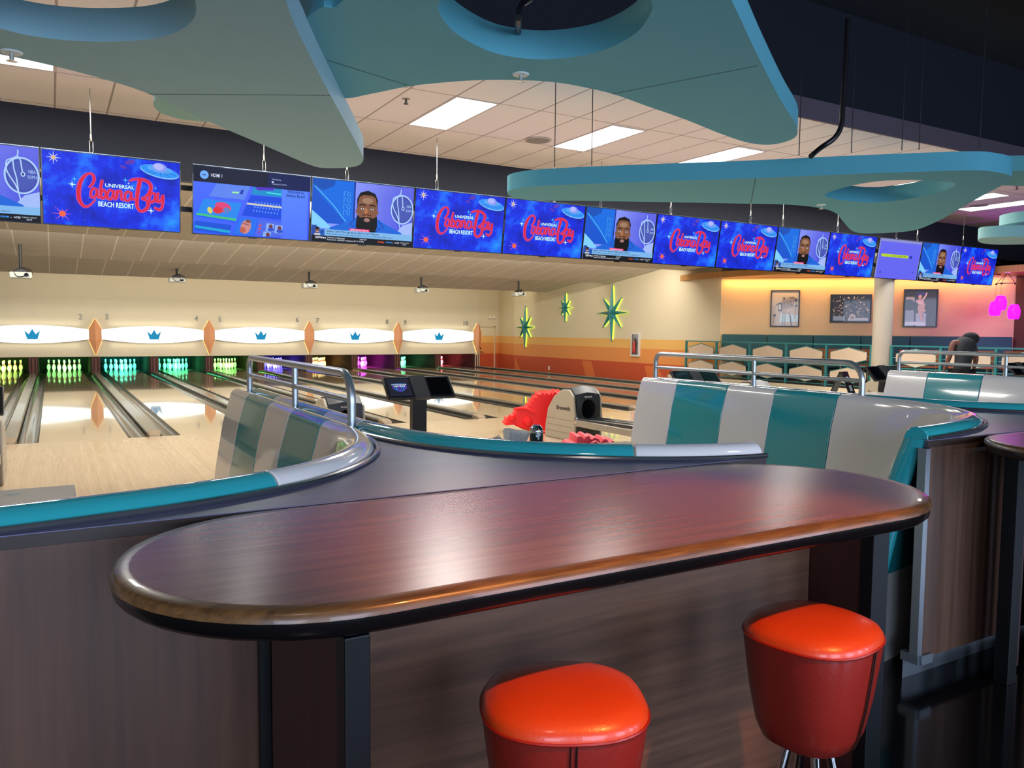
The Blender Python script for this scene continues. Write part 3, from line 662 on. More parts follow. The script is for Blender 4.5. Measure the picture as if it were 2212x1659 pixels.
    F.text('Yankees vs Blue Jays', (.15, .062), .022, wt, wfit=.17, align='LEFT', bold=.01); F.text('Rodon (10-6, 3.08 ERA) vs Gausman (6-7, 4.19 ERA)', (.15, .028), .022, wt, wfit=.36, align='LEFT', bold=.006)
    F.text('7:07 ET', (.5, .062), .022, wt, wfit=.07, bold=.01)
    F.text('WNBA', (.68, .04), .026, EM('F06038', 1), wfit=.07, bold=.015); F.text('DREAM', (.76, .045), .024, EM('40A0FF', 1), wfit=.06, bold=.01); F.text('at', (.805, .045), .016, wt); F.text('ACES', (.845, .045), .024, wt, wfit=.045, bold=.01)
    F.text('TUESDAY 10PM ET', (.925, .055), .016, wt, wfit=.1); F.text('ESPN', (.925, .025), .018, wt, wfit=.035)
    return F
def screen_menu():
    F = Flat(TW-.02, TH-.02); F.rect(0, 0, 1, 1, grad('0A50F0', '1440E8', 'menu_backdrop', 0, -.7, .7, 1.1))
    q = lambda x, y: z2uv((x, y), (80, 110), (2140, 365), (2055, 1425), (65, 1290))
    F.rect(0, .77, 1, 1, EM('0A1638', .7)); F.rect(.62, .77, 1, 1, EM('0A1C5C', .8)); F.rect(.745, 0, .985, .77, grad('2E60F0', '3C78F4', 'menu_side', 2))
    F.ell(q(257, 278), .062, .062, EM('6CA8F8', 1.05)); F.rect(.072, .868, .1, .882, EM('1A3C80', .8)); F.text('HDMI 1', q(462, 325), .05, EM('D8E4FF', 1), wfit=.09, bold=.006)
    wt = EM('C8D8FF', 1); F.text('1920x1080, 60p', q(1510, 400), .018, wt, wfit=.08); F.rect(.655, .858, .672, .882, wt); F.text('Tuesday, July 22, 12:43 AM', q(1556, 480), .018, wt, wfit=.13)
    tx = EM('0A1C58', .5); F.text('Welcome to', q(1850, 630), .047, tx, wfit=.148, bold=.006); F.text('Galaxy Bowl!', q(1845, 695), .047, tx, wfit=.17, bold=.006)
    P4 = lambda pts, m: F.poly([q(*p) for p in pts], m)
    P4([(460, 430), (1040, 490), (930, 720), (330, 650)], EM('5C84F0', 1)); P4([(720, 575), (840, 580), (830, 610), (715, 600)], EM('A0F0A0', 1)); P4([(880, 545), (925, 548), (895, 625), (850, 615)], EM('1838B0', .9))
    P4([(1090, 500), (1600, 550), (1590, 690), (1050, 625)], EM('1090D0', .95)); P4([(1330, 590), (1590, 630), (1585, 650), (1320, 610)], EM('40E0E8', 1)); P4([(1120, 500), (1480, 530), (1440, 570), (1160, 560)], EM('5030D0', .9))
    P4([(1040, 640), (1595, 700), (1565, 1060), (880, 980)], EM('1048E0', 1)); P4([(975, 765), (1585, 840), (1580, 875), (960, 795)], EM('C8CCC8', 1))
    for r in range(3):
        for c_ in range(9): P4([(1120+c_*52-r*22, 745+c_*7+r*72-(20 if r == 1 else 0)+30*(r == 1)), (1140+c_*52-r*22, 747+c_*7+r*72+10*(r == 1)), (1134+c_*52-r*22, 775+c_*7+r*72+10*(r == 1)), (1116+c_*52-r*22, 773+c_*7+r*72+10*(r == 1))], EM('60A0FF', 1))
    # cartoon tile: plain blurred shapes in place of the character picture
    P4([(240, 690), (880, 770), (770, 1080), (110, 965)], EM('2088F0', 1)); P4([(130, 935), (790, 1040), (770, 1080), (110, 970)], EM('40C080', 1))
    F.ell(q(560, 840), .12, .075, EM('E04078', 1), -.2); F.ell(q(470, 890), .07, .05, EM('E02838', 1)); F.ell(q(620, 890), .05, .04, EM('6080C0', 1)); F.ell(q(340, 890), .035, .05, EM('D8D060', 1), .4)
    P4([(100, 1070), (700, 1150), (650, 1310), (85, 1240)], EM('0C50D8', 1)); P4([(95, 1150), (680, 1245), (660, 1290), (90, 1190)], EM('18A8D8', 1))
    P4([(840, 1010), (1160, 1050), (1070, 1335), (710, 1310)], EM('2070F0', 1)); F.ell(q(940, 1180), .075, .11, EM('D08888', 1), -.3); F.ell(q(885, 1235), .045, .045, EM('C06048', 1), -.3); F.line([q(890, 1120), q(1000, 1150)], .01, EM('603838', .7)); F.ell(q(985, 1085), .04, .025, EM('8A5040', .9))
    P4([(1170, 1060), (1560, 1110), (1560, 1360), (1080, 1340)], EM('4C68E8', 1))
    for x, y in ((1375, 1210), (1530, 1240), (1320, 1350)): P4([(x-75, y-90), (x+60, y-75), (x+40, y+60 if y < 1300 else y+5), (x-95, y+50 if y < 1300 else y)], EM('88B0F8', 1)); F.ell(q(x, y-30), .03, .035, EM('803030', .9)); F.ell(q(x, y+20), .05, .03, EM('3050D0', .9))
    for j, c_ in enumerate(('C05070', 'D05060', '8040D0')): F.ell(q(1190-j*14, 1160+j*58), .02, .02, EM(c_, 1))
    return F
def screen_plain():
    F = Flat(TW-.02, TH-.02); F.rect(0, 0, 1, 1, EM('8A8ED0', 1)); F.rect(.03, .0, .99, .93, EM('6264EC', 1.05))
    F.rect(.1, .545, .7, .62, EM('B4D028', 1)); F.ell((.1, .582), .0375, .0375, EM('B4D028', 1)); F.ell((.7, .582), .0375, .0375, EM('B4D028', 1)); F.rect(.75, .54, .81, .62, EM('2438B0', .9))
    F.star((.14, .585), .03, .012, 5, EM('E0E060', 1)); F.ell((.12, .15), .035, .035, EM('4850C0', .9)); F.ell((.88, .2), .025, .025, EM('4850C0', .9))
    for x in (.35, .45, .52, .6): F.rect(x, .57, x+.05, .595, EM('8CA020', .9))
    return F
kinds = {'r': screen_resort(), 'n': screen_news(), 'm': screen_menu(), 'p': screen_plain()}
bez = M('101114', .3, 0, .3); back = M('1B1D20', .5); silver = M('B8BCC0', .25, .9)
def tv_proto(k):
    t = thing('television', None, 'television')
    scr = kinds[k].build('screen', t, loc=(0, -.021, .01))
    b = MB(); b.box(-TW/2, -TW/2+.01, -.024, .03, 0, TH).box(TW/2-.01, TW/2, -.024, .03, 0, TH).box(-TW/2+.01, TW/2-.01, -.024, .03, TH-.01, TH).box(-TW/2+.01, TW/2-.01, -.024, .03, 0, .012); b.build('bezel', bez, t, smooth=0)
    MB().box(-TW/2+.011, TW/2-.011, -.015, .06, .013, TH-.011).box(-.5, .5, .06, .09, .1, .6).build('back_cover', back, t, smooth=0)
    MB().box(-TW/2, TW/2, -.022, .028, TH, TH+.006).build('top_trim', silver, t, smooth=0)
    MB().box(-.05, .05, -.02, .01, -.012, 0).build('sensor_bar', bez, t, smooth=0)
    return t
protos = {}
order = 'nrmnrrnrrnrpnr'
cnt = 0
txt = {'r': 'television showing the red resort logo', 'n': 'television showing a bearded presenter', 'm': 'television showing blue menu tiles and a welcome message', 'p': 'television showing a plain violet screen with a yellow bar'}
pos = ['cut by the left frame edge', 'leftmost whole logo screen', '', 'right of the menu screen', 'right of that presenter, fifth in the row', 'left of the second presenter', 'between two logo screens, below the long cloud', 'right of the second whole presenter', 'left of the third whole presenter', 'third whole presenter in the row', 'left of the plain violet screen', 'right of the second gap', 'right of the violet screen', 'last of the row at its right end']
tvx = []
for i, k in enumerate(order):
    x = -.541+(i-1)*1.4465+(.122 if i >= 2 else 0)+(.075 if i >= 11 else 0)
    if k in protos: t = copy_tree(protos[k])
    else: t = protos[k] = tv_proto(k)
    t.location = (x, TY, 2.66); t.rotation_euler = (R_(8.5), 0, 0); tvx.append(x)
    tag(t, (txt[k]+(', '+pos[i] if pos[i] else '')).strip(), 'television', 'televisions hung in a row over the lanes')
# suspension rail behind the screens and its cables
q = thing('mounting_rail', 'black double rail the row of televisions is mounted on', 'mounting rail', (8, TY+.16, 3.0))
MB().box(-10.7, 10.4, -.02, .02, .2, .26).build('upper_rail', M('0F1013', .5), q, smooth=0); MB().box(-10.7, 10.4, -.02, .02, -.06, 0).build('lower_rail', M('0F1013', .5), q, smooth=0)
for X in (-.05, 1.5, 3.9, 6.7, 9.3, 12.2, 15.0, 17.4): pass
cab = [(197, 325), (570, 370), (749, 388), (943, 414), (1196, 440), (1297, 448), (1448, 465), (1620, 483), (1690, 490), (1808, 505), (1935, 520), (1980, 525), (2079, 533)]
cl = ['leftmost whole logo screen', 'menu screen', 'first whole presenter screen', 'logo screen right of the first presenter', 'second logo screen of the middle pair', 'second presenter screen', 'logo screen right of the second presenter', 'second logo screen of the right pair', 'third presenter screen', 'logo screen left of the violet one', 'violet screen', 'gap right of the violet screen', 'last logo screen']
for j, (px, py) in enumerate(cab):
    p = ony(px, py, TY-.09); z0 = 2.66+TH*math.cos(R_(8.5))+.007
    q = thing('suspension_cable', 'thin steel suspension cable with a link above the '+cl[j], 'suspension cable', (p.x, TY-.1, z0), group='cables the televisions hang from')
    MB().tube([(0, 0, .16), (0, 0, ZC-z0)], .006, 6).build('wire', M('A8A8A4', .3, .8), q)
    MB().lathe([(.004, .13), (.012, .14), (.012, .2), (.004, .23)], 10).build('ferrule', M('D8D4C4', .25, .9), q)
    MB().tube([(.018*math.cos(a*PI/8), 0, .07+(.05 if math.sin(a*PI/8) > 0 else -.05)+.018*math.sin(a*PI/8)) for a in range(16)], .005, 6, closed=True).build('link', M('9A9A96', .25, .9), q)
# ================================================================== CEILING FIXTURES
for i, (x, y) in enumerate(TROFFERS):
    nm = ['left of the dangling speaker, largest in view', 'middle one above the hanging cables', 'half hidden behind the long cloud', 'hidden behind the long cloud', 'hidden behind the cloud tip', 'beside the right wall, upper one', 'hidden by the large left cloud', 'at the left frame edge', 'lower one at the right frame edge'][i]
    q = thing('ceiling_light', 'white recessed ceiling light panel, '+nm, 'ceiling light', (x, y, ZC), group='recessed lights of the white ceiling')
    MB().box(.03, .56, .03, 1.44, -.006, -.002).build('diffuser', EM('FFFDF6', 5 if i < 8 else 5), q, smooth=0)
    f = MB(); f.box(0, .59, 0, .03, -.008, 0).box(0, .59, 1.44, 1.47, -.008, 0).box(0, .03, .03, 1.44, -.008, 0).box(.56, .59, .03, 1.44, -.008, 0); f.build('frame', M('C8C0B8', .5), q, smooth=0)
for i, (px, py) in enumerate([(1162, 302), (2115, 443), (420, 258)]):
    if i == 2: continue
    p = onz(px, py, ZC)
    q = thing('ceiling_speaker', ['round grey ceiling speaker between the two bright light panels', 'round grey ceiling speaker near the right frame edge'][i], 'ceiling speaker', (p.x, p.y, ZC))
    MB().lathe([(.165, -.004), (.19, -.004), (.19, -.01), (.165, -.014)], 32).build('ring', M('C4BAB0', .5), q); MB().lathe([(.001, -.02), (.164, -.018), (.166, -.005)], 32).build('grille', M('8E8A80', .7), q)
for i, (px, py) in enumerate([(877, 213), (2197, 402)]):
    p = onz(px, py, ZC)
    q = thing('sprinkler', ['chrome sprinkler head in the white ceiling left of the bright light', 'chrome sprinkler head in the white ceiling at the right'][i], 'sprinkler', (p.x, p.y, ZC))
    MB().lathe([(.001, -.006), (.045, -.006), (.05, 0)], 20).build('escutcheon', M('C8C4BC', .3, .8), q); MB().lathe([(.012, -.006), (.014, -.05), (.03, -.06), (.03, -.064), (.001, -.065)], 14).build('head', M('6A6864', .3, .9), q)
# ================================================================== CLOUDS
cbase = M('5E9AA2', .75, 0, 0, .02, 1); 
def cloudmat(c, k): return M(c, .75, 0, 0, .02, 1)
def cloud(name_lbl, pts, z, th, color, hole=None, seams=(), n=5):
    out = [onz(x, y, z) for x, y in pts]; out = spline([(p.x, p.y, 0) for p in out], n, closed=True)
    c = sum(out, Vector((0, 0, 0)))/len(out); q = thing('ceiling_cloud', name_lbl, 'ceiling cloud', (c.x, c.y, z), group='turquoise free form ceiling clouds')
    rel = [(p.x-c.x, p.y-c.y) for p in out]
    hs = []
    if hole:
        h = spline([(onz(x, y, z).x, onz(x, y, z).y, 0) for x, y in hole], 6, closed=True); hs = [[(p.x-c.x, p.y-c.y) for p in h]]
    MB().prism(rel, 0, th, holes=hs).build('panel_body', cloudmat(color, 0), q, smooth=40)
    for a, b in seams:
        pa, pb = onz(*a, z), onz(*b, z); d = Vector((pb.x-pa.x, pb.y-pa.y)).normalized()*.004; nn = (-d.y, d.x)
        MB().add([(pa.x-c.x+nn[0], pa.y-c.y+nn[1], -.001), (pb.x-c.x+nn[0], pb.y-c.y+nn[1], -.001), (pb.x-c.x-nn[0], pb.y-c.y-nn[1], -.001), (pa.x-c.x-nn[0], pa.y-c.y-nn[1], -.001)], [(0, 1, 2, 3)]).build('seam', M('2E565C', .8), q, smooth=0)
    return q, c
cA = cloud('large pale turquoise cloud at the upper left with an oval hole', [(617, 0), (669, 119), (714, 206), (778, 325), (783, 350), (760, 361), (705, 363), (669, 356), (580, 318), (488, 279), (400, 240), (307, 197), (181, 159), (60, 130), (-100, 95), (-330, 20), (-500, -150), (-300, -420), (200, -560), (560, -300)], 3.0, .17, '8CB8C4', [(424, 15), (405, 55), (350, 80), (270, 89), (160, 88), (50, 74), (-40, 45), (-90, 0), (-60, -70), (100, -130), (280, -120), (390, -60)], [((320, 203), (714, 206))])
cB = cloud('turquoise cloud at the top centre with a round hole and a pointed right tip', [(741, 0), (690, 18), (635, 70), (630, 130), (670, 190), (740, 212), (800, 203), (880, 187), (960, 178), (1040, 173), (1125, 173), (1200, 178), (1270, 190), (1330, 205), (1400, 230), (1480, 258), (1560, 290), (1620, 309), (1670, 312), (1716, 298), (1720, 272), (1687, 217), (1636, 119), (1580, 0), (1500, -150), (1400, -330), (1150, -420), (880, -250)], 3.16, .17, '5AAABC', [(950, 0), (957, 42), (1000, 82), (1075, 116), (1175, 128), (1285, 114), (1365, 78), (1402, 35), (1405, 0), (1350, -70), (1180, -110), (1010, -75)], [((708, 130), (890, 187)), ((1322, 203), (1636, 142))])
cC = cloud('long turquoise cloud at the right with an oval hole and a pointed fin', [(1096, 415), (1110, 427), (1160, 433), (1260, 434), (1400, 436), (1560, 439), (1701, 442), (1774, 450), (1806, 461), (1821, 478), (1840, 498), (1864, 504), (1918, 503), (1976, 497), (2027, 477), (2085, 444), (2135, 416), (2178, 393), (2184, 380), (2153, 372), (2099, 368), (1954, 372), (1790, 378), (1629, 385), (1412, 392), (1200, 400), (1125, 406)], 3.0, .17, '4FA2B4', [(1782, 421), (1810, 431), (1882, 437), (1955, 431), (2027, 416), (2060, 402), (2060, 395), (2027, 391), (1955, 389), (1882, 393), (1820, 406)], [((1622, 439), (1632, 385))])
cD = cloud('pale turquoise cloud tip at the right frame edge', [(2113, 517), (2118, 524), (2145, 528), (2212, 528), (2350, 526), (2380, 514), (2212, 511), (2135, 513)], 3.0, .17, '8CC4C4')
cE = cloud('small pale turquoise cloud above the tip at the right frame edge', [(2158, 489), (2185, 494), (2280, 494), (2330, 484), (2260, 478), (2200, 480)], 3.3, .17, '8CC4C4')
cF = cloud('turquoise cloud behind the round end of the long cloud, cut by the right frame edge', [(2130, 372), (2212, 369), (2330, 366), (2380, 385), (2300, 401), (2212, 402), (2150, 398), (2120, 385)], 3.35, .17, '4F9AA0')
cG = cloud('small pale cloud peeking out behind the large left cloud', [(331, 224), (345, 243), (380, 255), (420, 261), (480, 263), (560, 240), (600, 205), (450, 195), (350, 210)], 3.3, .15, '86B8B8')
# wires and hoses of the clouds
def wire(px, py, cl_, z0, z1, lbl):
    p = onz(px, py, z0); tag(MB().tube([(0, 0, 0), (0, 0, z1-z0)], .0045, 6).build('hanging_wire', M('2A2A2C', .4, .5), loc=(p.x, p.y, z0)), lbl, 'hanging wire', 'wires the clouds hang from')
wire(1278, 358, 0, 3.17, ZC, 'thin wire from the ceiling to the long cloud, crossing the middle light'); wire(1198, 362, 0, 3.17, ZC, 'thin wire left of the wire that crosses the middle light')
wire(1726, 336, 0, 3.17, ZC, 'thin wire left of the black hose, above the long cloud'); wire(1839, 330, 0, 3.17, ZC, 'thin wire just right of the black hose')
wire(1948, 325, 0, 3.17, 5.6, 'long thin wire from the dark ceiling to the long cloud'); wire(2116, 322, 0, 3.17, 5.6, 'long thin wire near the round end of the long cloud'); wire(1985, 324, 0, 3.17, ZC, 'short thin wire right of the long wire on the long cloud')
a = dep(1755, 334, 7.2)
hp = [onz(1752, 337, 3.1), dep(1775, 318, 7.3), dep(1803, 298, 7.3), dep(1817, 272, 7.3), dep(1820, 235, 7.3), dep(1823, 190, 7.3), dep(1828, 120, 7.3), dep(1832, 40, 7.3)]
hp = [Vector((p.x, p.y, min(p.z, 5.7))) for p in hp]; o0 = hp[0]
tag(MB().tube([p-o0 for p in spline(hp, 6)], .024, 10).build('flexible_conduit', M('0E0E12', .4), loc=o0), 'black flexible hose curving down onto the long cloud', 'hose')
hb = [onz(1120, 78, 3.345), dep(1120, 45, 4.4), dep(1126, 12, 4.4), dep(1150, -8, 4.5), dep(1190, -60, 4.6)]; o0 = hb[0]
tag(MB().tube([p-o0 for p in spline(hb, 6)], .018, 10).build('flexible_conduit', M('22242C', .4), loc=o0), 'dark hose seen through the hole of the top centre cloud', 'hose')
for i, (px, py) in enumerate([(1125, 160), (25, 112), (1774, 442)]):
    zc_ = 3.16 if i == 0 else 3.0; p = onz(px, py, zc_); q = thing('cloud_sprinkler', 'white flush sprinkler under the '+['top centre cloud', 'large left cloud', 'long right cloud'][i], 'sprinkler', (p.x, p.y, zc_), group='flush sprinklers under the clouds')
    MB().lathe([(.055, -.0), (.05, -.008), (.001, -.009)], 24).build('escutcheon', M('CFE0E0', .35), q); MB().lathe([(.012, -.008), (.012, -.045), (.028, -.05), (.001, -.055)], 14).build('head', M('C8CCC8', .3, .7), q)
# ================================================================== SEATING SHELLS
TEAL, WHT = M('30A4AC', .1, 0, .8, .02, 2), M('ECEAE8', .14, 0, .8, .02, 2)
JP = [(-.155, -6.52), (-.155, -7.2), (-.155, -7.9), (-.155, -8.5), (-.17, -8.85), (-.24, -9.15), (-.38, -9.4), (-.6, -9.62), (-.9, -9.76), (-1.2, -9.83), (-1.44, -9.865)]
LP = [(-.03, -6.52), (-.03, -7.2), (-.03, -7.9), (-.03, -8.5), (-.02, -8.75), (.04, -9.08), (.17, -9.36), (.36, -9.58), (.62, -9.76), (.85, -9.85), (1.01, -9.875)]
def prof():
    q = [(.17, .42), (.15, .6), (.1, .9), (.056, 1.06)]
    q += [(.052*math.cos(R_(a)), 1.068+.052*math.sin(R_(a))) for a in range(15, 181, 15)]
    q += [(-.052, 1.045), (-.03, 1.04), (-.028, 1.02), (.03, 1.02), (.07, .9), (.12, .6), (.14, .42)]
    return q
PR = prof()
def path_samples(P_, n=10): return spline([(*p, 0) for p in P_], n)
def shell(lbl, P_, side, cuts, cols, x0, yend=None, endcap=False):
    """side=+1: bay lies on +n (left normal) side"""
    q = thing('seating_shell', lbl, 'seating shell', (x0, -8, 0), group='striped fibreglass seating shells')
    S_ = path_samples(P_); D = [0]
    for i in range(1, len(S_)): D.append(D[-1]+(S_[i]-S_[i-1]).length)
    def at(d):
        d = max(0, min(D[-1], d))
        for i in range(1, len(D)):
            if D[i] >= d:
                t = (d-D[i-1])/(D[i]-D[i-1]+1e-9); p = S_[i-1].lerp(S_[i], t)
                j0, j1 = max(0, i-2), min(len(S_)-1, i+1); tg = (S_[j1]-S_[j0]).normalized(); return p, tg
        return S_[-1], (S_[-1]-S_[-2]).normalized()
    cuts = [0]+cuts+[D[-1]]
    for c in range(len(cuts)-1):
        a, b = cuts[c]+.003, cuts[c+1]-.003; n = max(3, int((b-a)/.06)); rings = []
        for i in range(n+1):
            p, tg = at(a+(b-a)*i/n); nn = Vector((-tg.y, tg.x, 0))*side
            f = 1.0
            rings.append([(p.x+nn.x*u, p.y+nn.y*u+8, z) for u, z in PR])
            if i in (0, n):
                cu = sum(u for u, z in PR)/len(PR)
        m = MB(); m.sweep(rings); m.build('shell_panel', cols[c], q, smooth=50, bevel=.004)
        if c == len(cuts)-2:
            q['label'] = lbl
    bd = []
    for i in range(0, 81):
        p, tg = at(D[-1]*i/80); nn = Vector((-tg.y, tg.x, 0))*side; bd.append((p.x-nn.x*.066, p.y-nn.y*.066+8, 1.078))
    MB().tube(bd, .009, 8).build('metal_bead', M('9AA0A6', .2, .9), q)
    if endcap:                             # shell edge turning down at the entrance
        p, tg = at(D[-1]); nn = Vector((-tg.y, tg.x, 0))*side; m = MB(); rings = []
        tr = [(.0, 1.068), (.045, .95), (.085, .8), (.12, .6), (.155, .42), (.19, .1)]
        for u, z in tr:
            rings.append([(p.x+nn.x*(u+.052*math.cos(R_(a)))+tg.x*.028*math.sin(R_(a)), p.y+8+nn.y*(u+.052*math.cos(R_(a)))+tg.y*.028*math.sin(R_(a)), z) for a in range(0, 360, 30)])
        m.sweep(rings); m.build('edge_trim', cols[-1], q, smooth=60)
    # bench inside
    st = []
    for i in range(0, 61):
        p, tg = at(D[-1]*(.02+.96*i/60)); nn = Vector((-tg.y, tg.x, 0))*side
        st.append([(p.x+nn.x*u, p.y+nn.y*u+8, z) for u, z in ((.15, .0), (.15, .42), (.5, .40), (.53, .36), (.48, .0))])
    MB().sweep(st).build('bench', WHT, q, smooth=50)
    return q
T_, W_ = TEAL, WHT
for i, x0 in enumerate((0, 2*P, 4*P)):
    shell(['striped shell curving round the near left bay', 'tall striped shell right of the entrance behind the bar table', 'striped shell with white and teal panels at the right frame edge'][i], JP, -1, [.46, 1.02, 1.48, 2.0, 3.35], [W_, T_, W_, T_, W_, T_], x0, endcap=(i > 0))
for i, x0 in enumerate((0, 2*P, 4*P)):
    shell(['low teal and white rail of the centre bay, behind the counter', 'low teal rail behind the tall striped shell', 'low teal rail behind the rightmost shell'][i], LP, 1, [.62, 1.1, 1.62, 2.1, 3.42], [T_, W_, T_, W_, T_, W_] if i == 0 else [T_, W_, T_, W_, T_, T_], x0)
# ================================================================== COUNTER ISLANDS
lam = WOOD('5C5C7A', '6E6E92', (1, 9, 1), .34, 0, 1.6, 'counter_laminate', .7)
front = WOOD('38241A', '684A3A', (7, 7, .35), .45, 0, 3, 'dark_walnut_front', .6)
steel = M('8A939A', .35, .8)
def isl(P_, off, side):
    S_ = path_samples(P_, 6); out = []
    for i, p in enumerate(S_):
        tg = (S_[min(i+1, len(S_)-1)]-S_[max(i-1, 0)]).normalized(); nn = Vector((-tg.y, tg.x, 0))*side; out.append((p.x-nn.x*off, p.y-nn.y*off))
    return out
for i, x0 in enumerate((0, 2*P, 4*P)):
    q = thing('counter_island', ['dark wood counter with greyish purple top directly behind the bar table', 'dark wood counter with steel corner right of the entrance', 'dark wood counter at the far right behind the small round table'][i], 'counter', (x0, -9, 0), group='walnut fronted counters between the bays')
    for nm, off, z0, z1, mt, ed in (('worktop', .045, 1.04, 1.07, lam, -9.93), ('cabinet_body', .06, .12, 1.04, front, -9.95+.015), ('kick_plate', .09, .0, .12, steel, -9.85)):
        a = isl(JP, -off+.0, -1); b = isl(LP, -off, 1)
        # keep the two offset curves apart in the narrow neck
        a = [(-.098 if (y > -8.6) else x, y) for x, y in a]; b = [(-.085 if (y > -8.6) else x, y) for x, y in b]
        a = isl(JP, .03, -1); b = isl(LP, .03, 1)
        inset = {'worktop': 0, 'cabinet_body': .01, 'kick_plate': .08}[nm]
        a = [(min(x, -.1), max(y, ed+.002)) for x, y in a]; b = [(max(x, -.085), max(y, ed+.002)) for x, y in b]
        out = [(x-0, y+9) for x, y in b]+[(1.01-inset, ed+9), (-1.46+inset, ed+9)]+[(x, y+9) for x, y in a[::-1]]
        cl_ = []
        for p in out:
            if not cl_ or (Vector(p)-Vector(cl_[-1])).length > .004: cl_.append(p)
        if nm == 'worktop': cl_ = cl_
        MB().prism(cl_, z0, z1).build(nm, mt, q, smooth=30)
    MB().box(-1.475, -1.443, 9-9.937, 9-9.9, .14, 1.035).build('corner_trim', M('9EA6AC', .3, .85), q, smooth=0)
    MB().box(-1.475, -1.44, 9-9.94, 9-9.86, .1, .14).box(-1.46, -1.38, 9-9.95, 9-9.94, .1, .14).build('corner_guard', steel, q, smooth=0)
    MB().box(1.0, 1.02, 9-9.945, 9-9.92, .14, 1.035).build('corner_trim', M('9EA6AC', .3, .85), q, smooth=0)
    MB().box(-1.46, 1.01, 9-9.933, 9-9.93, 1.04, 1.068).build('edge_band', M('2B1D16', .35), q, smooth=0)
# ================================================================== HANDRAILS
rm = M('AEB6BC', .3, .8, 0, .03)
for i, x0 in enumerate((0, 2*P, 4*P)):
    q = thing('handrail', ['grey tube handrail above the left striped shell', 'grey tube handrail above the tall middle shell', 'grey tube handrail above the rightmost shell'][i], 'handrail', (x0-.092, -8, 1.07), group='grey tube handrails between the bays')
    za, zb = .255, .14; y0, y1 = 1.42, -.62
    pts = [(0, y0, 0), (0, y0, za-.07)]+[(0, y0-.07+.07*math.cos(R_(a)), za-.07+.07*math.sin(R_(a))) for a in range(15, 90, 15)]+[(0, y0-.07, za), (0, y1+.12, za)]+[(0, y1+.12-.12*math.sin(R_(a)), za-.12+.12*math.cos(R_(a))) for a in range(15, 91, 15)]+[(0, y1, za-.13), (0, y1, 0)]
    MB().tube(pts, .019, 14).build('top_rail', rm, q); MB().tube([(0, y0, zb), (0, y1, zb)], .014, 12).build('middle_rail', rm, q)
    MB().tube([(0, .3, 0), (0, .3, za)], .017, 12).build('post', rm, q)
    MB().lathe([(.001, .012), (.042, .012), (.045, 0)], 18, (0, y1, 0)).lathe([(.001, .012), (.04, .012), (.042, 0)], 18, (0, y0, 0)).build('flange', rm, q)
# ================================================================== BAR TABLE
def stadium(x0, x1, y, r, n=24):
    return [(x1+r*math.cos(R_(a)), y+r*math.sin(R_(a))) for a in [(-90+180*i/n) for i in range(n+1)]]+[(x0+r*math.cos(R_(a)), y+r*math.sin(R_(a))) for a in [(90+180*i/n) for i in range(n+1)]]
toplam = WOOD('64403E', '8C5A50', (.8, 16, 1), .25, 0, 2.2, 'table_laminate', .55)
rimw = WOOD('1A100A', '8A6238', (3, 26, 26), .34, .2, 2.2, 'table_wood_rim', .6)
def bartable(lbl, xa, xb, y, r, zt=1.07):
    cx = (xa+xb)/2; q = thing('bar_table', lbl, 'bar table', (cx, y, 0), group='dark rimmed bar tables at the counter')
    MB().prism(stadium(xa-cx, xb-cx, 0, r-.034), zt-.03, zt).build('tabletop', toplam, q, smooth=30)
    m = MB(); ring = [Vector((a, b, 0)) for a, b in stadium(xa-cx, xb-cx, 0, r)]; n = len(ring)
    prof = [(-.036, .0), (-.01, -.001), (-.002, -.008), (0, -.02), (-.036, -.021)]
    prof2 = [(-.002, -.021), (-.005, -.042), (-.016, -.053), (-.05, -.054), (-.05, -.021)]
    rings = []
    for i, p in enumerate(ring):
        tg = (ring[(i+1) % n]-ring[i-1]).normalized(); nn = Vector((tg.y, -tg.x, 0)); rings.append([(p.x+nn.x*u, p.y+nn.y*u, zt+z) for u, z in prof])
    rings.append(rings[0]); m.sweep(rings, caps=False); m.build('wooden_rim', rimw, q, smooth=50)
    m = MB(); rings = []
    for i, p in enumerate(ring):
        tg = (ring[(i+1) % n]-ring[i-1]).normalized(); nn = Vector((tg.y, -tg.x, 0)); rings.append([(p.x+nn.x*u, p.y+nn.y*u, zt+z) for u, z in prof2])
    rings.append(rings[0]); m.sweep(rings, caps=False); m.build('black_edge', M('0E0C0E', .3, 0, .3), q, smooth=50)
    MB().prism(stadium(xa-cx, xb-cx, 0, r-.051), zt-.05, zt-.032).build('underside', M('14100F', .6), q, smooth=0)
    return q, cx
q, cx = bartable('long rounded bar table with reddish top in the foreground', -.742, .655, -10.322, .386)
BLK = M('0C0F14', .35, .3)
kn = WOOD('36231A', '76523C', (.35, 1, 7), .5, 0, 4, 'knee_panel_walnut', .6)
MB().box(-.76-cx, .955-cx, .145, .165, .02, 1.0).build('knee_panel', kn, q, smooth=0)
for xx, yf, w in ((-.80, -.358, .042), (.957, -.09, .075)):
    MB().box(xx-cx, xx+.03-cx, yf+.045, .165, .02, 1.0).build('end_panel', WOOD('2E1614', '45201C', (9, 9, .6), .45, 0, 2, 'red_walnut_end'), q, smooth=0)
    MB().box(xx-cx-.003, xx+w-cx, yf, yf+.045, 0, 1.01).build('post', BLK, q, smooth=0, bevel=.003)
MB().box(-.785-cx, -.76-cx, .35, .378, .12, 1.03).build('gap_shade_strip', M('0B0B0D', .6), q, smooth=0)  # black strip stands in for the dark open gap beside the counter
q, cx = bartable('second bar table with black post, cut by the right frame edge', 2.49, 3.7, -10.322, .386)
MB().box(2.6-cx, 4.0-cx, .25, .27, .02, 1.0).build('knee_panel', kn, q, smooth=0)
MB().box(2.33-cx, 2.40-cx, .2, .26, 0, 1.01).build('post', BLK, q, smooth=0, bevel=.003)
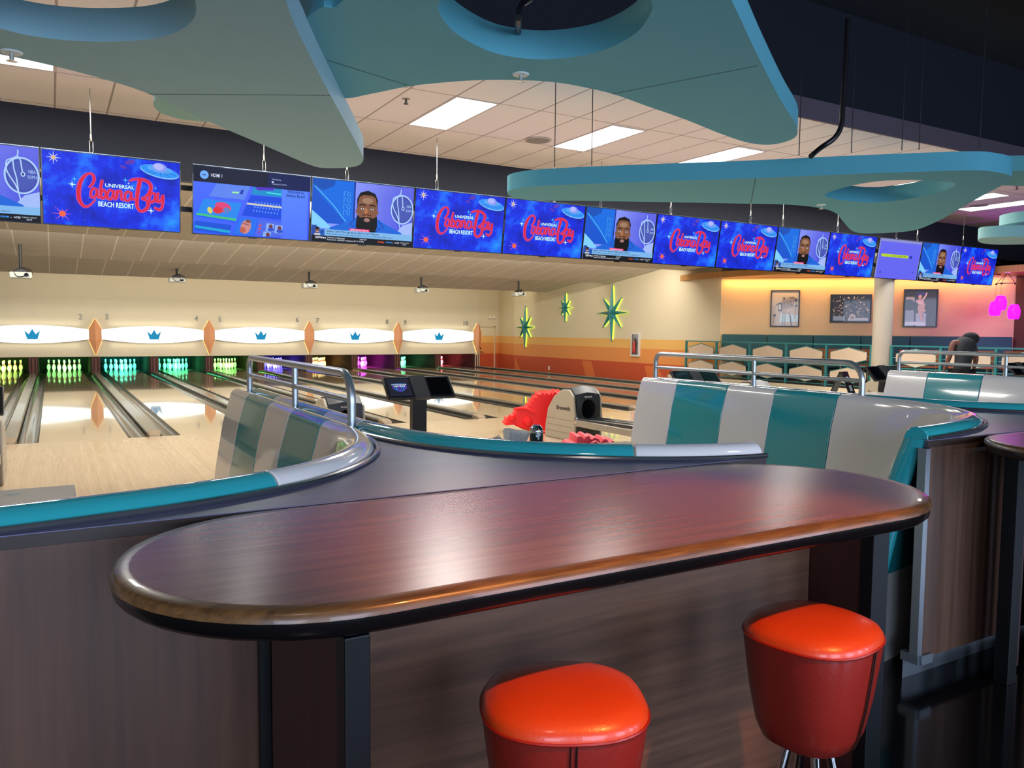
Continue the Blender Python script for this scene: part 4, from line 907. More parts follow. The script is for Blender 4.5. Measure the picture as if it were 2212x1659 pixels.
MB().box(2.40-cx, 2.55-cx, .27, .29, .02, 1.0).build('end_panel', WOOD('2E1614', '45201C', (9, 9, .6), .45, 0, 2, 'red_walnut_end'), q, smooth=0)
# ================================================================== STOOLS
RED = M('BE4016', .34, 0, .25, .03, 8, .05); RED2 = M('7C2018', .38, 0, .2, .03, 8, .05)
def rounded(rx, e, n=48, k=2.5):
    o = []
    for i in range(n):
        t = 2*PI*i/n; c, s_ = math.cos(t), math.sin(t); o.append((rx*math.copysign(abs(c)**(2/k), c), rx*e*math.copysign(abs(s_)**(2/k), s_)))
    return o
def stool():
    t = thing('bar_stool', None, 'bar stool')
    b = MB(); rings = []
    for z, r in ((.455, .03), (.45, .07), (.452, .10), (.466, .124), (.50, .14), (.58, .158), (.66, .17), (.71, .177), (.728, .178)):
        rings.append([(x, y, z) for x, y in rounded(r, .96)])
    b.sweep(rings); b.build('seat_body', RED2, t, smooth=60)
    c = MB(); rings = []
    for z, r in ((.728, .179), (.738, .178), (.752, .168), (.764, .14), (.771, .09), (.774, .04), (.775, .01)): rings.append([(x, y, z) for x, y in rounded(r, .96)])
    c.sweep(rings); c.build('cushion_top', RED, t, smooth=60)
    MB().tube([(x, y, .728) for x, y in rounded(.1795, .96)], .0035, 6, closed=True).build('piping', M('8E1C10', .3), t)
    ys = [(.728, .180), (.66, .172), (.58, .160), (.50, .142), (.47, .128)]
    MB().tube([(.006, -r*.96-.001, z) for z, r in ys], .0025, 6).tube([(-.006, -r*.96-.001, z) for z, r in ys], .0018, 6).build('seam', M('2A0804', .5), t)
    for k in range(4):
        a = R_(45+90*k); MB().tube([(.05*math.cos(a), .05*math.sin(a), .46), (.1*math.cos(a), .1*math.sin(a), .25), (.17*math.cos(a), .17*math.sin(a), .012)], [.012, .012, .010], 12).lathe([(.014, 0), (.016, .012), (.01, .016)], 12, (.17*math.cos(a), .17*math.sin(a), 0)).build('leg', M('C8CCD0', .08, 1), t)
    MB().tube([(.135*math.cos(2*PI*k/24), .135*math.sin(2*PI*k/24), .13) for k in range(24)], .008, 8, closed=True).build('foot_ring', M('C8CCD0', .08, 1), t)
    return t
s0 = stool(); s0.scale = (.95, .95, 1.03); s0.location = (-.313, -10.6, 0); s0.rotation_euler = (0, 0, R_(-27)); tag(s0, 'round orange red leather stool in front, cut by the bottom frame edge', 'bar stool', group='orange red bar stools')
s1 = copy_tree(s0); s1.scale = (.93, .93, 1.03); s1.location = (.468, -10.585, 0); s1.rotation_euler = (0, 0, R_(12)); s1['label'] = 'round orange red leather stool at the right end of the bar table, chrome legs showing'
# ================================================================== GLOWING PANES behind the viewer, added as lobby windows for cool fill
for i, x in enumerate((-4.4, -.6, 3.2, 7.0, 11.5)):
    w = struct(MB().box(x-1.35, x+1.35, -16.99, -16.95, .75, 3.25).build('window_%d' % (i+1), EM('DCE8F6', .9), smooth=0))
    m = MB(); m.box(x-1.42, x-1.35, -17, -16.9, .7, 3.3).box(x+1.35, x+1.42, -17, -16.9, .7, 3.3).box(x-1.35, x+1.35, -17, -16.9, .7, .75).box(x-1.35, x+1.35, -17, -16.9, 3.25, 3.3).box(x-.03, x+.03, -16.95, -16.9, .75, 3.25)
    m.build('window_frame', M('2A2C30', .4), w, smooth=0)
# ================================================================== FENCE
TF = M('2E7C7E', .3, 0, .2); HX = M('CDB9A2', .5)
def fence(lbl, ys, cutcol=None):
    q = thing('hexagon_fence', lbl, 'fence', (FX, ys[0], FZ), group='teal hexagon fences at the alcove')
    L = ys[0]-ys[-1]; H = 1.28-FZ
    MB().box(-.025, .025, -L-.02, .02, H-.03, H).build('top_rail', TF, q, smooth=0)
    MB().box(-.012, .012, -L, 0, .03, .05).box(-.012, .012, -L, 0, H*.5-.012, H*.5+.012).build('lower_rails', TF, q, smooth=0)
    for y in ys: MB().box(-.025, .025, y-ys[0]-.025, y-ys[0]+.025, 0, H-.03).build('post', TF, q, smooth=0)
    for a, b in zip(ys[:-1], ys[1:]):
        c = (a+b)/2-ys[0]; w = abs(a-b)*.405
        for z0, z1 in ((H*.5+.035, H-.075), (.075, H*.5-.035)):
            zc = (z0+z1)/2; hh = (z1-z0)/2; s = hh*.42
            pts = [(-w, s), (0, hh), (w, s), (w, -s), (0, -hh), (-w, -s)]
            m = MB(); m.add([(dx, c+p, zc+z) for dx in (-.008, .008) for p, z in pts], [(0, 1, 2, 3, 4, 5), (11, 10, 9, 8, 7, 6)]+[(i, (i+1) % 6, 6+(i+1) % 6, 6+i) for i in range(6)]); e = m.build('hexagon_panel', HX, q, smooth=0)
            r = MB(); r.tube([(0, c+p, zc+z) for p, z in pts], .012, 6, closed=True)
            r.tube([(0, c, zc+hh), (0, c, zc+hh+.05)], .007, 6).tube([(0, c, zc-hh), (0, c, zc-hh-.05)], .007, 6).tube([(0, c-w, zc), (0, c-w-.1, zc)], .007, 6).tube([(0, c+w, zc), (0, c+w+.1, zc)], .007, 6)
            r.build('hexagon_outline', TF, e)
fence('teal metal fence with cream hexagons, left of the round column', [4.72, 3.56, 2.4, 1.24, .09, -1.05])
fence('teal metal fence with cream hexagons, right of the round column', [-1.53, -2.6, -3.67, -4.74])
# ================================================================== BANQUETTE, pictures on the alcove wall
BT = M('1E5A5C', .55, 0, 0, .05, 4, .1)
q = thing('banquette', 'long dark teal upholstered banquette along the alcove wall', 'banquette', (G0.x, G0.y, FZ)); ang = math.atan2(gd.y, gd.x)
def GR(m):          # along s, out from the wall t
    return m
def gbox(m, s0, s1, t0, t1, z0, z1, mi=0):
    M4 = Matrix(((gd.x, gn.x, 0, 0), (gd.y, gn.y, 0, 0), (0, 0, 1, 0), (0, 0, 0, 1))); m.box(s0, s1, t0, t1, z0, z1, mi, M4); return m
ns = 6; sl = (GL-.1)/ns
for i in range(ns):
    m = MB(); gbox(m, .05+i*sl+.006, .05+(i+1)*sl-.006, .01, .15, .45, 1.155); m.build('back_cushion', BT, q, bevel=.02)
    m = MB(); gbox(m, max(.62, .05+i*sl+.006), .05+(i+1)*sl-.006, .15, .62, .32, .46); m.build('seat_cushion', BT, q, bevel=.03)
m = MB(); gbox(m, .6, GL-.05, .02, .56, 0, .31); m.build('base', M('20302F', .6), q, smooth=0)
def wallpt(px, py, off=0):
    d = ray(px, py); o = Vector((G0.x+gn.x*off, G0.y+gn.y*off, 0)); nn = Vector((gn.x, gn.y, 0)); return CAM+d*(((o-CAM).dot(nn))/d.dot(nn))
def picture(lbl, x0, y0, x1, y1, art):
    a = wallpt(x0, (y0+y1)/2); b = wallpt(x1, (y0+y1)/2); t = wallpt((x0+x1)/2, y0); u = wallpt((x0+x1)/2, y1)
    w = (Vector((b.x, b.y))-Vector((a.x, a.y))).length; h = t.z-u.z; c = (a+b)/2
    q = thing('framed_picture', lbl, 'picture', (c.x+gn.x*.03, c.y+gn.y*.03, u.z), math.atan2(gd.y, gd.x), 'framed black and white photographs')
    f = MB(); s_ = .03
    f.box(-w/2, -w/2+s_, -.02, .02, 0, h).box(w/2-s_, w/2, -.02, .02, 0, h).box(-w/2+s_, w/2-s_, -.02, .02, 0, s_).box(-w/2+s_, w/2-s_, -.02, .02, h-s_, h); f.build('frame', M('0C0A0A', .3), q, smooth=0)
    F = Flat(w-2*s_, h-2*s_); art(F); F.build('photograph', q, loc=(0, -.004, s_))
def paper(c): return M(c, .3, 0, .3, .0, 3)
def art_bowl(F):
    F.rect(0, 0, 1, 1, paper('B9AB9A')); F.poly([(0, .55), (.3, .7), (.8, .85), (1, .75), (1, 1), (0, 1)], paper('CDBFA2')); F.poly([(.3, .1), (1, .12), (1, .3), (.35, .36)], paper('BBD8E2'))
    F.star((.46, .79), .095, .015, 10, paper('2A2624')); F.ell((.46, .79), .03, .03, paper('2A2624'))
    for x in (.42, .5): F.rect(x, 0, x+.025, .45, paper('6A6A6A'))
    for i, (ch, x, z) in enumerate((('B', .32, .43), ('O', .47, .5), ('W', .61, .52), ('L', .75, .55))):
        F.rect(x-.075, z-.01, x+.075, z+.24, paper('4A4444')); F.rect(x-.07, z, x+.06, z+.23, paper('9A8C80') if i else paper('3A3434')); F.text(ch, (x-.005, z+.045), .14, paper('EDE6DA') if i == 0 else paper('3C3634'), wfit=.085, bold=.01)
    for x, z, r in ((.9, .75, .06), (.92, .58, .05), (.12, .3, .055), (.2, .62, .03)): F.star((x, z), r, r*.5, 9, paper('2C2C30'))
    F.line([(.9, .7), (.87, .2)], .012, paper('50504E')); F.line([(.12, .27), (.06, .02)], .01, paper('50504E')); F.star((.66, .36), .05, .012, 4, paper('4A4444')); F.line([(.7, .3), (.76, 0)], .03, paper('4A4A4C'))
def art_crowd(F):
    F.rect(0, 0, 1, 1, paper('1C1A1C')); rnd = random.Random(3)
    for i in range(170):
        x, z = rnd.uniform(.03, .97), rnd.uniform(.2, .96)
        if .42 < x < .7 and .7 < z < .85: continue
        F.ell((x, z), rnd.uniform(.012, .028), rnd.uniform(.016, .034), paper(rnd.choice(('B8A48C', '8E7C6A', 'D8C8B4', '5A4C42', '3A3432', 'E8DCCC'))), rnd.uniform(0, 3), 8)
    F.rect(.04, .03, .35, .2, paper('9AAFC2')); F.rect(.42, .03, .95, .14, paper('BCC4CC')); F.ell((.54, .18), .12, .1, paper('D4CEC6')); F.ell((.54, .15), .08, .06, paper('8A8680')); F.rect(.5, .7, .7, .84, paper('3A4250'))
def art_bowler(F):
    F.rect(0, 0, 1, 1, paper('2A2624')); F.rect(.02, 0, .3, .44, paper('8EA8B0')); F.rect(.36, 0, .68, .36, paper('A4C4C8')); F.rect(.02, .62, .3, .82, paper('A0AEB0')); F.rect(.02, .02, .68, .12, paper('D0ECE8')); F.rect(.35, .84, .7, .95, paper('35387A'))
    F.ell((.12, .6), .17, .15, paper('181617')); F.ell((.38, .55), .1, .17, paper('141314'))
    sk = paper('C8B0A0'); F.ell((.47, .82), .045, .058, sk); F.poly([(.36, .7), (.44, .76), (.56, .74), (.64, .6), (.62, .5), (.68, .44), (.6, .38), (.56, .28), (.62, .16), (.54, .14), (.44, .34), (.4, .52), (.44, .62)], sk)
    F.line([(.56, .74), (.64, .84), (.68, .93)], [.05, .035, .03], paper('E0D4CC')); F.line([(.37, .7), (.45, .64), (.56, .66)], .045, paper('E0D4CC')); F.ell((.66, .5), .03, .05, paper('241E1E'))
picture('framed photograph of a bowl sign, leftmost on the alcove wall', 1664, 627, 1727, 706, art_bowl)
picture('framed wide photograph of a crowd, left of the round column', 1793, 636, 1882, 697, art_crowd)
picture('framed photograph of a bowler, right of the round column', 1951, 625, 2025, 707, art_bowler)
# tables and chairs behind the fence
CW = WOOD('8A4A22', 'B4683A', (3, 3, 3), .4, 0, 3, 'orange_wood')
def chair():
    t = thing('side_chair', None, 'chair')
    MB().box(-.21, .21, -.2, .21, .43, .46).build('seat', CW, t, bevel=.008)
    m = MB(); m.sweep([[(x, .19+.03*(1-(x/.21)**2), .56+dz), (x, .205+.03*(1-(x/.21)**2), .56+dz), (x, .235+.03*(1-(x/.21)**2), .84), (x, .22+.03*(1-(x/.21)**2), .84)] for x, dz in ((-.21, 0), (-.1, 0), (0, 0), (.1, 0), (.21, 0))]); m.build('backrest', CW, t)
    for x, y in ((-.18, -.17), (.18, -.17), (-.18, .18), (.18, .18)):
        MB().tube([(x, y, .43), (x*1.1, y*1.15, 0)], .012, 8).build('leg', M('B89A6A', .3, .6), t)
    for x in (-.17, .17): MB().tube([(x, .18, .44), (x, .22, .7)], .01, 8).build('back_post', M('B89A6A', .3, .6), t)
    return t
def cafe_table():
    t = thing('cafe_table', None, 'table')
    MB().lathe([(.001, .745), (.33, .745), (.335, .735), (.33, .72), (.001, .72)], 36).build('tabletop', M('5A4038', .25, 0, .4), t)
    MB().lathe([(.03, .03), (.03, .72)], 16).build('pedestal', M('8A8E90', .25, .9), t); MB().lathe([(.001, .03), (.22, .02), (.23, 0)], 28).build('base', M('2A2A2C', .4), t)
    return t
ch0 = None; ct0 = None
for i, s_ in enumerate((1.9, 2.9, 3.95, 5.0, 6.1)):
    x, y = Gp(s_, 1.15)
    if i == 0: ct0 = t = cafe_table()
    else: t = copy_tree(ct0)
    t.location = (x, y, FZ); tag(t, 'round cafe table by the banquette, '+['leftmost behind the fence', 'behind the third hexagon column', 'left of the round column', 'right of the round column', 'behind the bending person'][i], 'table', 'cafe tables by the banquette')
    for j, so in enumerate((-.28, .28)):
        x2, y2 = Gp(s_+so, 1.75)
        if x2 < 14.5: continue
        if ch0 is None: ch0 = c = chair()
        else: c = copy_tree(ch0)
        c.location = (x2, y2, FZ); c.rotation_euler = (0, 0, math.atan2(gd.y, gd.x)+PI); c.rotation_euler[2] += (.06 if j else -.08)
        tag(c, ('left' if j == 0 else 'right')+' orange wood chair at the '+['leftmost cafe table', 'second cafe table', 'cafe table left of the column', 'cafe table right of the column', 'last cafe table'][i], 'chair', 'orange wood chairs in the alcove')
# pendant lamp cluster
pc = dep(2176, 598, 18.2); q = thing('pendant_lamp', 'triangular black pendant with three glowing magenta shades', 'pendant lamp', (pc.x, pc.y, 2.96))
rtd = Vector((rt.x, rt.y)).normalized()
MB().lathe([(.001, -.001), (.07, -.002), (.06, -.02), (.001, -.022)], 20).build('ceiling_plate', M('E0D0C8', .4), q)
sc = 18.2/FPX; fwd = Vector((-rtd.y, rtd.x))
corn = [(-rtd.x*12*sc, -rtd.y*12*sc), (rtd.x*18*sc, rtd.y*18*sc), (-rtd.x*9*sc+fwd.x*.25, -rtd.y*9*sc+fwd.y*.25)]
zf_ = -.25; m = MB()
for a in range(3):
    m.tube([(0, 0, -.015), (*corn[a], zf_)], .006, 6); m.tube([(*corn[a], zf_), (*corn[(a+1) % 3], zf_)], .008, 6)
m.build('triangle_frame', M('151214', .4), q)
MG = EM('F010FF', 3.2)
for a, zz in enumerate((.66, .86, .74)):
    cx, cy = corn[a]
    if a == 2: zz = .78
    MB().lathe([(.03, 0), (.012, .03), (.001, .03)], 10, (cx, cy, zf_-.03)).tube([(cx, cy, zf_), (cx, cy, -zz+.02)], .003, 6).build('cord', M('151214', .4), q)
    s_ = MB(); s_.lathe([(.001, 0), (.07, -.004), (.1, -.04), (.128, -.14), (.125, -.26), (.095, -.34), (.001, -.345)], 28, (cx, cy, -zz+.12)); s_.build('shade', MG, q)
lp = bpy.data.lights.new('pendant_glow', 'POINT'); lp.energy = 34; lp.color = lin('E020FF'); lp.shadow_soft_size = .3
lo = bpy.data.objects.new('pendant_glow', lp); COL.objects.link(lo); lo.location = (pc.x-.15, pc.y-.3, 1.9)
spot('alcove_accent', (17.6, -2.6, 2.9), (18.2, -.6, 1.8), 45, lin('FF5CC8'), 80, .9, .3)
tag(MB().box(18.3, 23, -3.2, -3.17, 2.945, 2.96).build('led_strip', EM('E040FF', 6), smooth=0), 'thin purple light strip in the alcove ceiling', 'light strip')
area('strip_glow', (19.5, -3.1, 2.8), (19.6, -2.7, 2.96), 2.5, .05, 10, lin('C030FF'))
p = Vector((18.7, -2.6, 0)); q = thing('smoke_detector', 'white round smoke detector in the wood ceiling above the pendant', 'smoke detector', (p.x, p.y, 2.96))
MB().lathe([(.001, -.07), (.04, -.07), (.06, -.045), (.1, -.03), (.11, 0)], 24).build('housing', M('D8C8C0', .4), q)
# ================================================================== BALL RETURNS
beige = M('A39A88', .35, 0, .2, .04); dkg = M('36383A', .35); 
def ball_return():
    t = thing('ball_return', None, 'ball return')
    # side plates: profile in y-z, front at y=0, back at y=.75
    prof = [(0, 0), (-.03, .3), (.0, .47), (.02, .62), (.12, .71), (.3, .70), (.5, .60), (.66, .42), (.72, .2), (.74, 0)]
    for sx in (-1, 1):
        x0, x1 = (-.235, -.2) if sx < 0 else (.2, .235)
        m = MB(); n = len(prof); m.add([(x, y, z) for x in (x0, x1) for y, z in prof], [tuple(range(n)), tuple(range(2*n-1, n-1, -1))]+[(i, (i+1) % n, n+(i+1) % n, n+i) for i in range(n)]); s_ = m.build('side_plate', beige, t, smooth=40, bevel=.012)
        for z in (.1, .19, .28): MB().box(x0-.002 if sx < 0 else x1-.001, x0+.001 if sx < 0 else x1+.002, .02, .68, z, z+.006).build('groove', M('857C6C', .5), s_, smooth=0)
        if sx < 0:
            w = MB(); text3d(w, 'Brunswick', Matrix(((0, 0, -1, x0-.0), (-1, 0, 0, .26), (0, 1, 0, .42), (0, 0, 0, 1))), .055, .003, bold=.02, wfit=.34); w.build('lettering', M('3A342C', .5), s_, smooth=0)
    m = MB(); top = [(.02, .645), (.12, .73), (.3, .715), (.5, .61), (.66, .43), (.72, .2), (.73, .05)]
    rings = [[(-.2, y, z), (0, y, z+.03), (.2, y, z), (.2, y-.0, z-.05), (-.2, y, z-.05)] for y, z in top]; m.sweep(rings); m.build('top_cowl', dkg, t, smooth=40)
    # front fascia with a round mouth
    f = MB(); n = 32; out = []; inn = []
    for i in range(n):
        a = 2*PI*i/n; inn.append((.12*math.cos(a), .445+.135*math.sin(a)))
        c, s2 = math.cos(a), math.sin(a); k = min(.2/max(abs(c), 1e-6), (.2 if s2 > 0 else .425)/max(abs(s2), 1e-6)); out.append((c*k, .445+s2*k+(.03*(1-abs(c*k)/.2) if s2*k > .15 else 0)))
    def fy(z): return .0 if z < .47 else .0+(z-.47)*.12
    f.add([(x, fy(z)-.01, z) for x, z in out]+[(x, fy(z)-.015, z) for x, z in inn]+[(x*.9, .25, z) for x, z in inn], [(i, (i+1) % n, n+(i+1) % n, n+i) for i in range(n)]+[(n+i, n+(i+1) % n, 2*n+(i+1) % n, 2*n+i) for i in range(n)])
    fa = f.build('front_fascia', M('2E3032', .3), t, smooth=30)
    w = MB(); text3d(w, 'Brunswick', Matrix(((1, 0, 0, 0), (0, 0, -1, -.003), (0, 1, 0, .605), (0, 0, 0, 1))), .022, .003, bold=.02, wfit=.12); w.build('lettering', M('D8D8D4', .4), fa, smooth=0)
    MB().lathe([(.105, .25), (.1, .26), (.001, .27)], 24, (0, 0, .445), axis='y').build('ball_mouth', M('04050A', .6), t)
    for x in (-.19, .13, .02):
        r = .03 if x != .02 else .022
        MB().tube([(x, 0.02, .30), (x, -1.3, .34), (x, -1.42, .36)], r, 12).build('ball_rail', M('2C2E30', .25, .2, .4), t)
    MB().box(-.235, -.215, -1.45, .0, .22, .31).box(.2, .22, -1.45, 0, .22, .31).build('rack_side', M('A8A294', .3, .5), t, bevel=.008)
    MB().box(-.2, .2, -1.5, -1.42, .28, .40).build('ball_stop', dkg, t, bevel=.02)
    MB().lathe([(.03, -.04), (.035, 0), (.03, .04)], 12, (-.22, -.04, .3)).build('hinge', M('C8CACC', .15, .95), t)
    for x in (-.17, .17): MB().box(x-.03, x+.03, -1.36, -1.28, 0, .24).build('support_leg', beige, t, bevel=.006)
    MB().box(-.2, .2, .0, .7, 0, .12).build('base', dkg, t, smooth=0)
    return t
br = None
for i, (x, l) in enumerate([(3*P, 'beige and black ball return beside the red dinosaur ramp'), (P, 'black ball return hood behind the left handrail'), (-P, 'black ball return with rails at the left frame edge'), (5*P, 'small ball return hood seen over the tall shell'), (7*P, 'beige ball return beside the rightmost shell')]):
    if br is None: br = t = ball_return()
    else: t = copy_tree(br)
    t.location = (x-(.15 if x < 0 else 0), -3.07, 0); tag(t, l, 'ball return', 'ball returns on the approach')
# ================================================================== DINOSAUR RAMPS
def dino(lbl, col, pts, X0, scale, loc, rz, dz=0):
    q = thing('dinosaur_ramp', lbl, 'ball ramp', loc, rz, 'red moulded dinosaur ball ramps')
    P2 = [((x-X0[0])*scale, max(0, (X0[1]-y)*scale+dz)) for x, y in pts]; n = len(P2)
    bm = bmesh.new(); vs = [bm.verts.new((x, 0, z)) for x, z in P2]; es = [bm.edges.new((vs[i], vs[(i+1) % n])) for i in range(n)]
    bmesh.ops.triangle_fill(bm, edges=es, use_beauty=True); bm.verts.index_update()
    F = [tuple(v.index for v in f.verts) for f in bm.faces]; bm.free(); 
    lay = []; cx = sum(p[0] for p in P2)/n; cz = sum(p[1] for p in P2)/n
    for y, k in ((-.17, .94), (-.14, .985), (0, 1), (.14, 1), (.17, .985)): lay.append([(cx+(x-cx)*k, y, max(0, cz+(z-cz)*k)) for x, z in P2])
    m = MB(); vv = [v for l in lay for v in l]; fs = [tuple(f) for f in F]+[tuple(i+4*n for i in f[::-1]) for f in F]
    for k in range(4):
        for i in range(n): fs.append((k*n+i, k*n+(i+1) % n, (k+1)*n+(i+1) % n, (k+1)*n+i))
    m.add(vv, fs); mt = M(col, .45, 0, .1, .02); m.build('ramp_body', mt, q, smooth=40, bevel=.006)
    return q, mt
dp = [(90, 770), (130, 740), (125, 690), (145, 680), (158, 712), (175, 690), (200, 682), (212, 712), (232, 690), (250, 685), (255, 650), (290, 545), (340, 535), (440, 515), (475, 500), (480, 452), (525, 470), (530, 380), (568, 405), (578, 322), (622, 340), (632, 265), (682, 288), (720, 248), (752, 288), (782, 245), (830, 290), (858, 245), (885, 285), (920, 228), (960, 265), (1000, 235), (1010, 300), (1010, 900), (630, 918), (560, 905), (400, 860), (320, 820), (240, 785), (120, 800)]
kx = 1/7.373*11.75/FPX
q, mt = dino('red plastic dinosaur ball ramp left of the beige ball return', 'F01818', dp, (575, 915), kx, (5.0, -1.88, 0), R_(-24))
# sculpted snout, legs and side channel
m = MB(); m.sweep([[(a-.36+.0, -.17-.035*math.sin(t), b) for a, b in ((-.02*0, .1), (.06, .2), (.12, .1))] for t in (0, .8, 1.57)]); 
for x, z, r in ((-.33, .23, .06), (-.1, .17, .085)):
    MB().lathe([(.001, -.07), (r*.6, -.055), (r, -.0), (r, .02)], 18, (x, -.15, z), axis='y').build('leg_relief' if z < .3 else 'neck_relief', mt, q)
MB().tube(spline([(-.3, -.16, .36), (-.14, -.175, .37), (0, -.175, .31)], 5), .02, 10).build('jaw_ridge', mt, q)
for x in (-.3, .2): MB().box(x-.08, x+.08, -.26, -.1, 0, .05).build('foot', mt, q, bevel=.02)
dp2 = [(970, 1010), (1015, 952), (1100, 940), (1120, 835), (1140, 825), (1190, 828), (1222, 885), (1262, 825), (1310, 822), (1350, 885), (1400, 845), (1470, 870), (1505, 940), (1560, 872), (1610, 880), (1655, 945), (1705, 903), (1738, 915), (1768, 1010), (1815, 990), (1845, 1010), (1855, 1060), (1855, 1850), (1000, 1850), (960, 1100)]
k2 = 1/7.373*7.75/FPX; c2 = dep(1275, 962, 7.75)
q, mt = dino('pinkish red dinosaur ball ramp showing only its crest above the white rail', 'F03048', dp2, (1400, 1015), k2, (c2.x, c2.y, 0), R_(-22), c2.z)
zc = c2.z
MB().tube([(-.1, -.18, zc-.02), (.0, -.19, zc+.03), (.08, -.18, zc-.03)], .05, 12).build('snout_relief', mt, q)
# ================================================================== SCORE KIOSKS
def kiosk(lit):
    t = thing('score_kiosk', None, 'kiosk'); R3 = Matrix.Translation((0, 0, .98)) @ Matrix.Rotation(R_(-42), 4, 'X')
    MB().box(-.335, .335, -.015, .02, -.125, .125, 0, R3).build('display_housing', M('1B1C1F', .35), t, bevel=.008)
    MB().box(-.075, .075, -.02, .022, -.127, .128, 0, R3).build('centre_spine', M('3A3B3E', .45), t, smooth=0)
    for sx in (-1, 1):
        s_ = MB(); s_.box(sx*.2-.105, sx*.2+.105, -.018, -.015, -.1, .1, 0, R3); sc_ = s_.build('display_screen', M('0A0C10', .08, 0, .6) if (sx > 0 or not lit) else EM('2A2C40', .6), t, smooth=0)
        if lit and sx < 0:
            F = Flat(.18, .14)
            for j in range(9): F.line([(.14+j*.09, .62), (.14+j*.09+(.5-j*.12)*.02, .5-.38*math.sin(PI*(j+1)/10))], .05, EM(('6A4AE0', '4070F0', '30A0F8', '6A4AE0')[j % 4], 1)); F.ell((.14+j*.09, .7+.06*math.sin(PI*(j+1)/10)), .025, .05, EM('50A8FF', 1))
            F.line([(.1, .68), (.9, .68)], .03, EM('FFFFFF', 1)); F.text("Let's Bowl", (.5, .5), .12, EM('FFFFFF', 1), wfit=.6, bold=.02)
            o = F.build('display_graphic', sc_); o.matrix_local = R3 @ Matrix.Translation((-.2, -.0185, -.07))
    MB().sweep([[(-.07, -.02, 0.02), (.07, -.02, .02), (.07, .06, .02), (-.07, .06, .02)], [(-.07, -.02, .78), (.07, -.02, .78), (.07, .06, .78), (-.07, .06, .78)], [(-.07, -.03, .9), (.07, -.03, .9), (.07, .045, .93), (-.07, .045, .93)]]).build('pedestal', M('101114', .35), t, smooth=30, bevel=.006)
    MB().box(-.18, .18, -.15, .18, 0, .02).build('base_plate', M('1A1B1E', .4), t, smooth=0)
    return t
k0 = kiosk(True); k0.location = (P, -5.18, 0); tag(k0, 'black score kiosk with two tilted screens in the centre bay', 'kiosk', 'score kiosks of the bays')
k1 = kiosk(False); k1.location = (-P-.13, -5.18, 0); tag(k1, 'black score kiosk cut by the left frame edge', 'kiosk', 'score kiosks of the bays')
for x, l in ((3*P, 'grey black score kiosk tops behind the middle handrail'), (5*P, 'score kiosk beside the round column'), (7*P, 'score kiosk at the right frame edge, behind the last handrail')):
    c = copy_tree(k1); c.location = (x, -5.18, 0); tag(c, l, 'kiosk', 'score kiosks of the bays')
# ================================================================== BAY TABLES and things on them
LMW = M('C9C6B8', .3, 0, .3, .02, 3)
def bay_table():
    t = thing('bay_table', None, 'table')
    tp = MB().box(-.59, .59, -.45, .45, .715, .74).build('tabletop', LMW, t, bevel=.004)
    MB().box(-.593, .593, -.453, -.45, .716, .739).box(-.593, .593, .45, .453, .716, .739).box(.59, .593, -.45, .45, .716, .739).box(-.593, -.59, -.45, .45, .716, .739).build('edge_band', M('E8E8E4', .3), t, smooth=0)
    for x, y, r in ((.34, .32, .05), (.2, .36, .035), (.15, .2, .03), (-.2, -.1, .05), (-.4, .3, .04)):
        m = MB(); pts = []
        for i in range(16): a = PI*i/8; rr = r if i % 2 == 0 else r*.25; pts.append((x+rr*math.sin(a), y+rr*math.cos(a), .7405))
        m.add(pts+[(x, y, .7405)], [(i, (i+1) % 16, 16) for i in range(16)]); m.build('inlaid_star', M('7FA8AC', .4), tp, smooth=0)
    MB().lathe([(.04, .02), (.04, .715)], 18).build('pedestal', M('9A9EA0', .25, .9), t); MB().lathe([(.001, .03), (.28, .02), (.29, 0)], 30).build('base', M('2A2A2C', .4), t)
    return t
b0 = bay_table(); b0.location = (-1.72, -7.95, 0); tag(b0, 'white table with pale teal stars at the lower left', 'table', 'white tables inside the bays')
for x, l in ((1.72, 'white table in the centre bay, hidden below the rail, holding the shaker'), (5.16, 'white table in the bay behind the tall striped shell'), (8.6, 'white table in the bay behind the rightmost shell')):
    c = copy_tree(b0); c.location = (x if x < 8 else 7.75, -7.95 if x < 8 else -5.65, 0); tag(c, l, 'table', 'white tables inside the bays')
q = thing('shaker', 'chrome shaker with dark glass body behind the rail', 'shaker', (1.525, -7.545, .74))
MB().lathe([(.001, 0), (.034, 0), (.036, .01), (.036, .085), (.034, .09), (.001, .09)], 24).build('glass_body', M('1A2A2C', .08, .6, .6), q); MB().lathe([(.036, .088), (.037, .098), (.032, .115), (.02, .128), (.001, .131)], 24).build('chrome_cap', M('D0D4D8', .06, 1), q)
for v in q.children: v.scale = (1.25, 1.25, 1.25)
q = thing('napkin_holder', 'chrome wire napkin holder full of grey white napkins', 'napkin holder', (1.30, -7.58, .74))
w = MB()
for x in (-.11, .13): w.tube([(x, -.02, 0), (x, -.02, .11)]+[(x, -.02+.02*(1-math.cos(R_(a))), .11+.02*math.sin(R_(a))) for a in range(30, 181, 30)]+[(x, .02, 0)], .003, 6)
w.tube([(-.11, -.02, .004), (.13, -.02, .004)], .003, 6).tube([(-.11, .02, .004), (.13, .02, .004)], .003, 6); w.build('wire_frame', M('B8BCC0', .15, .95), q)
n_ = MB(); rnd = random.Random(5)
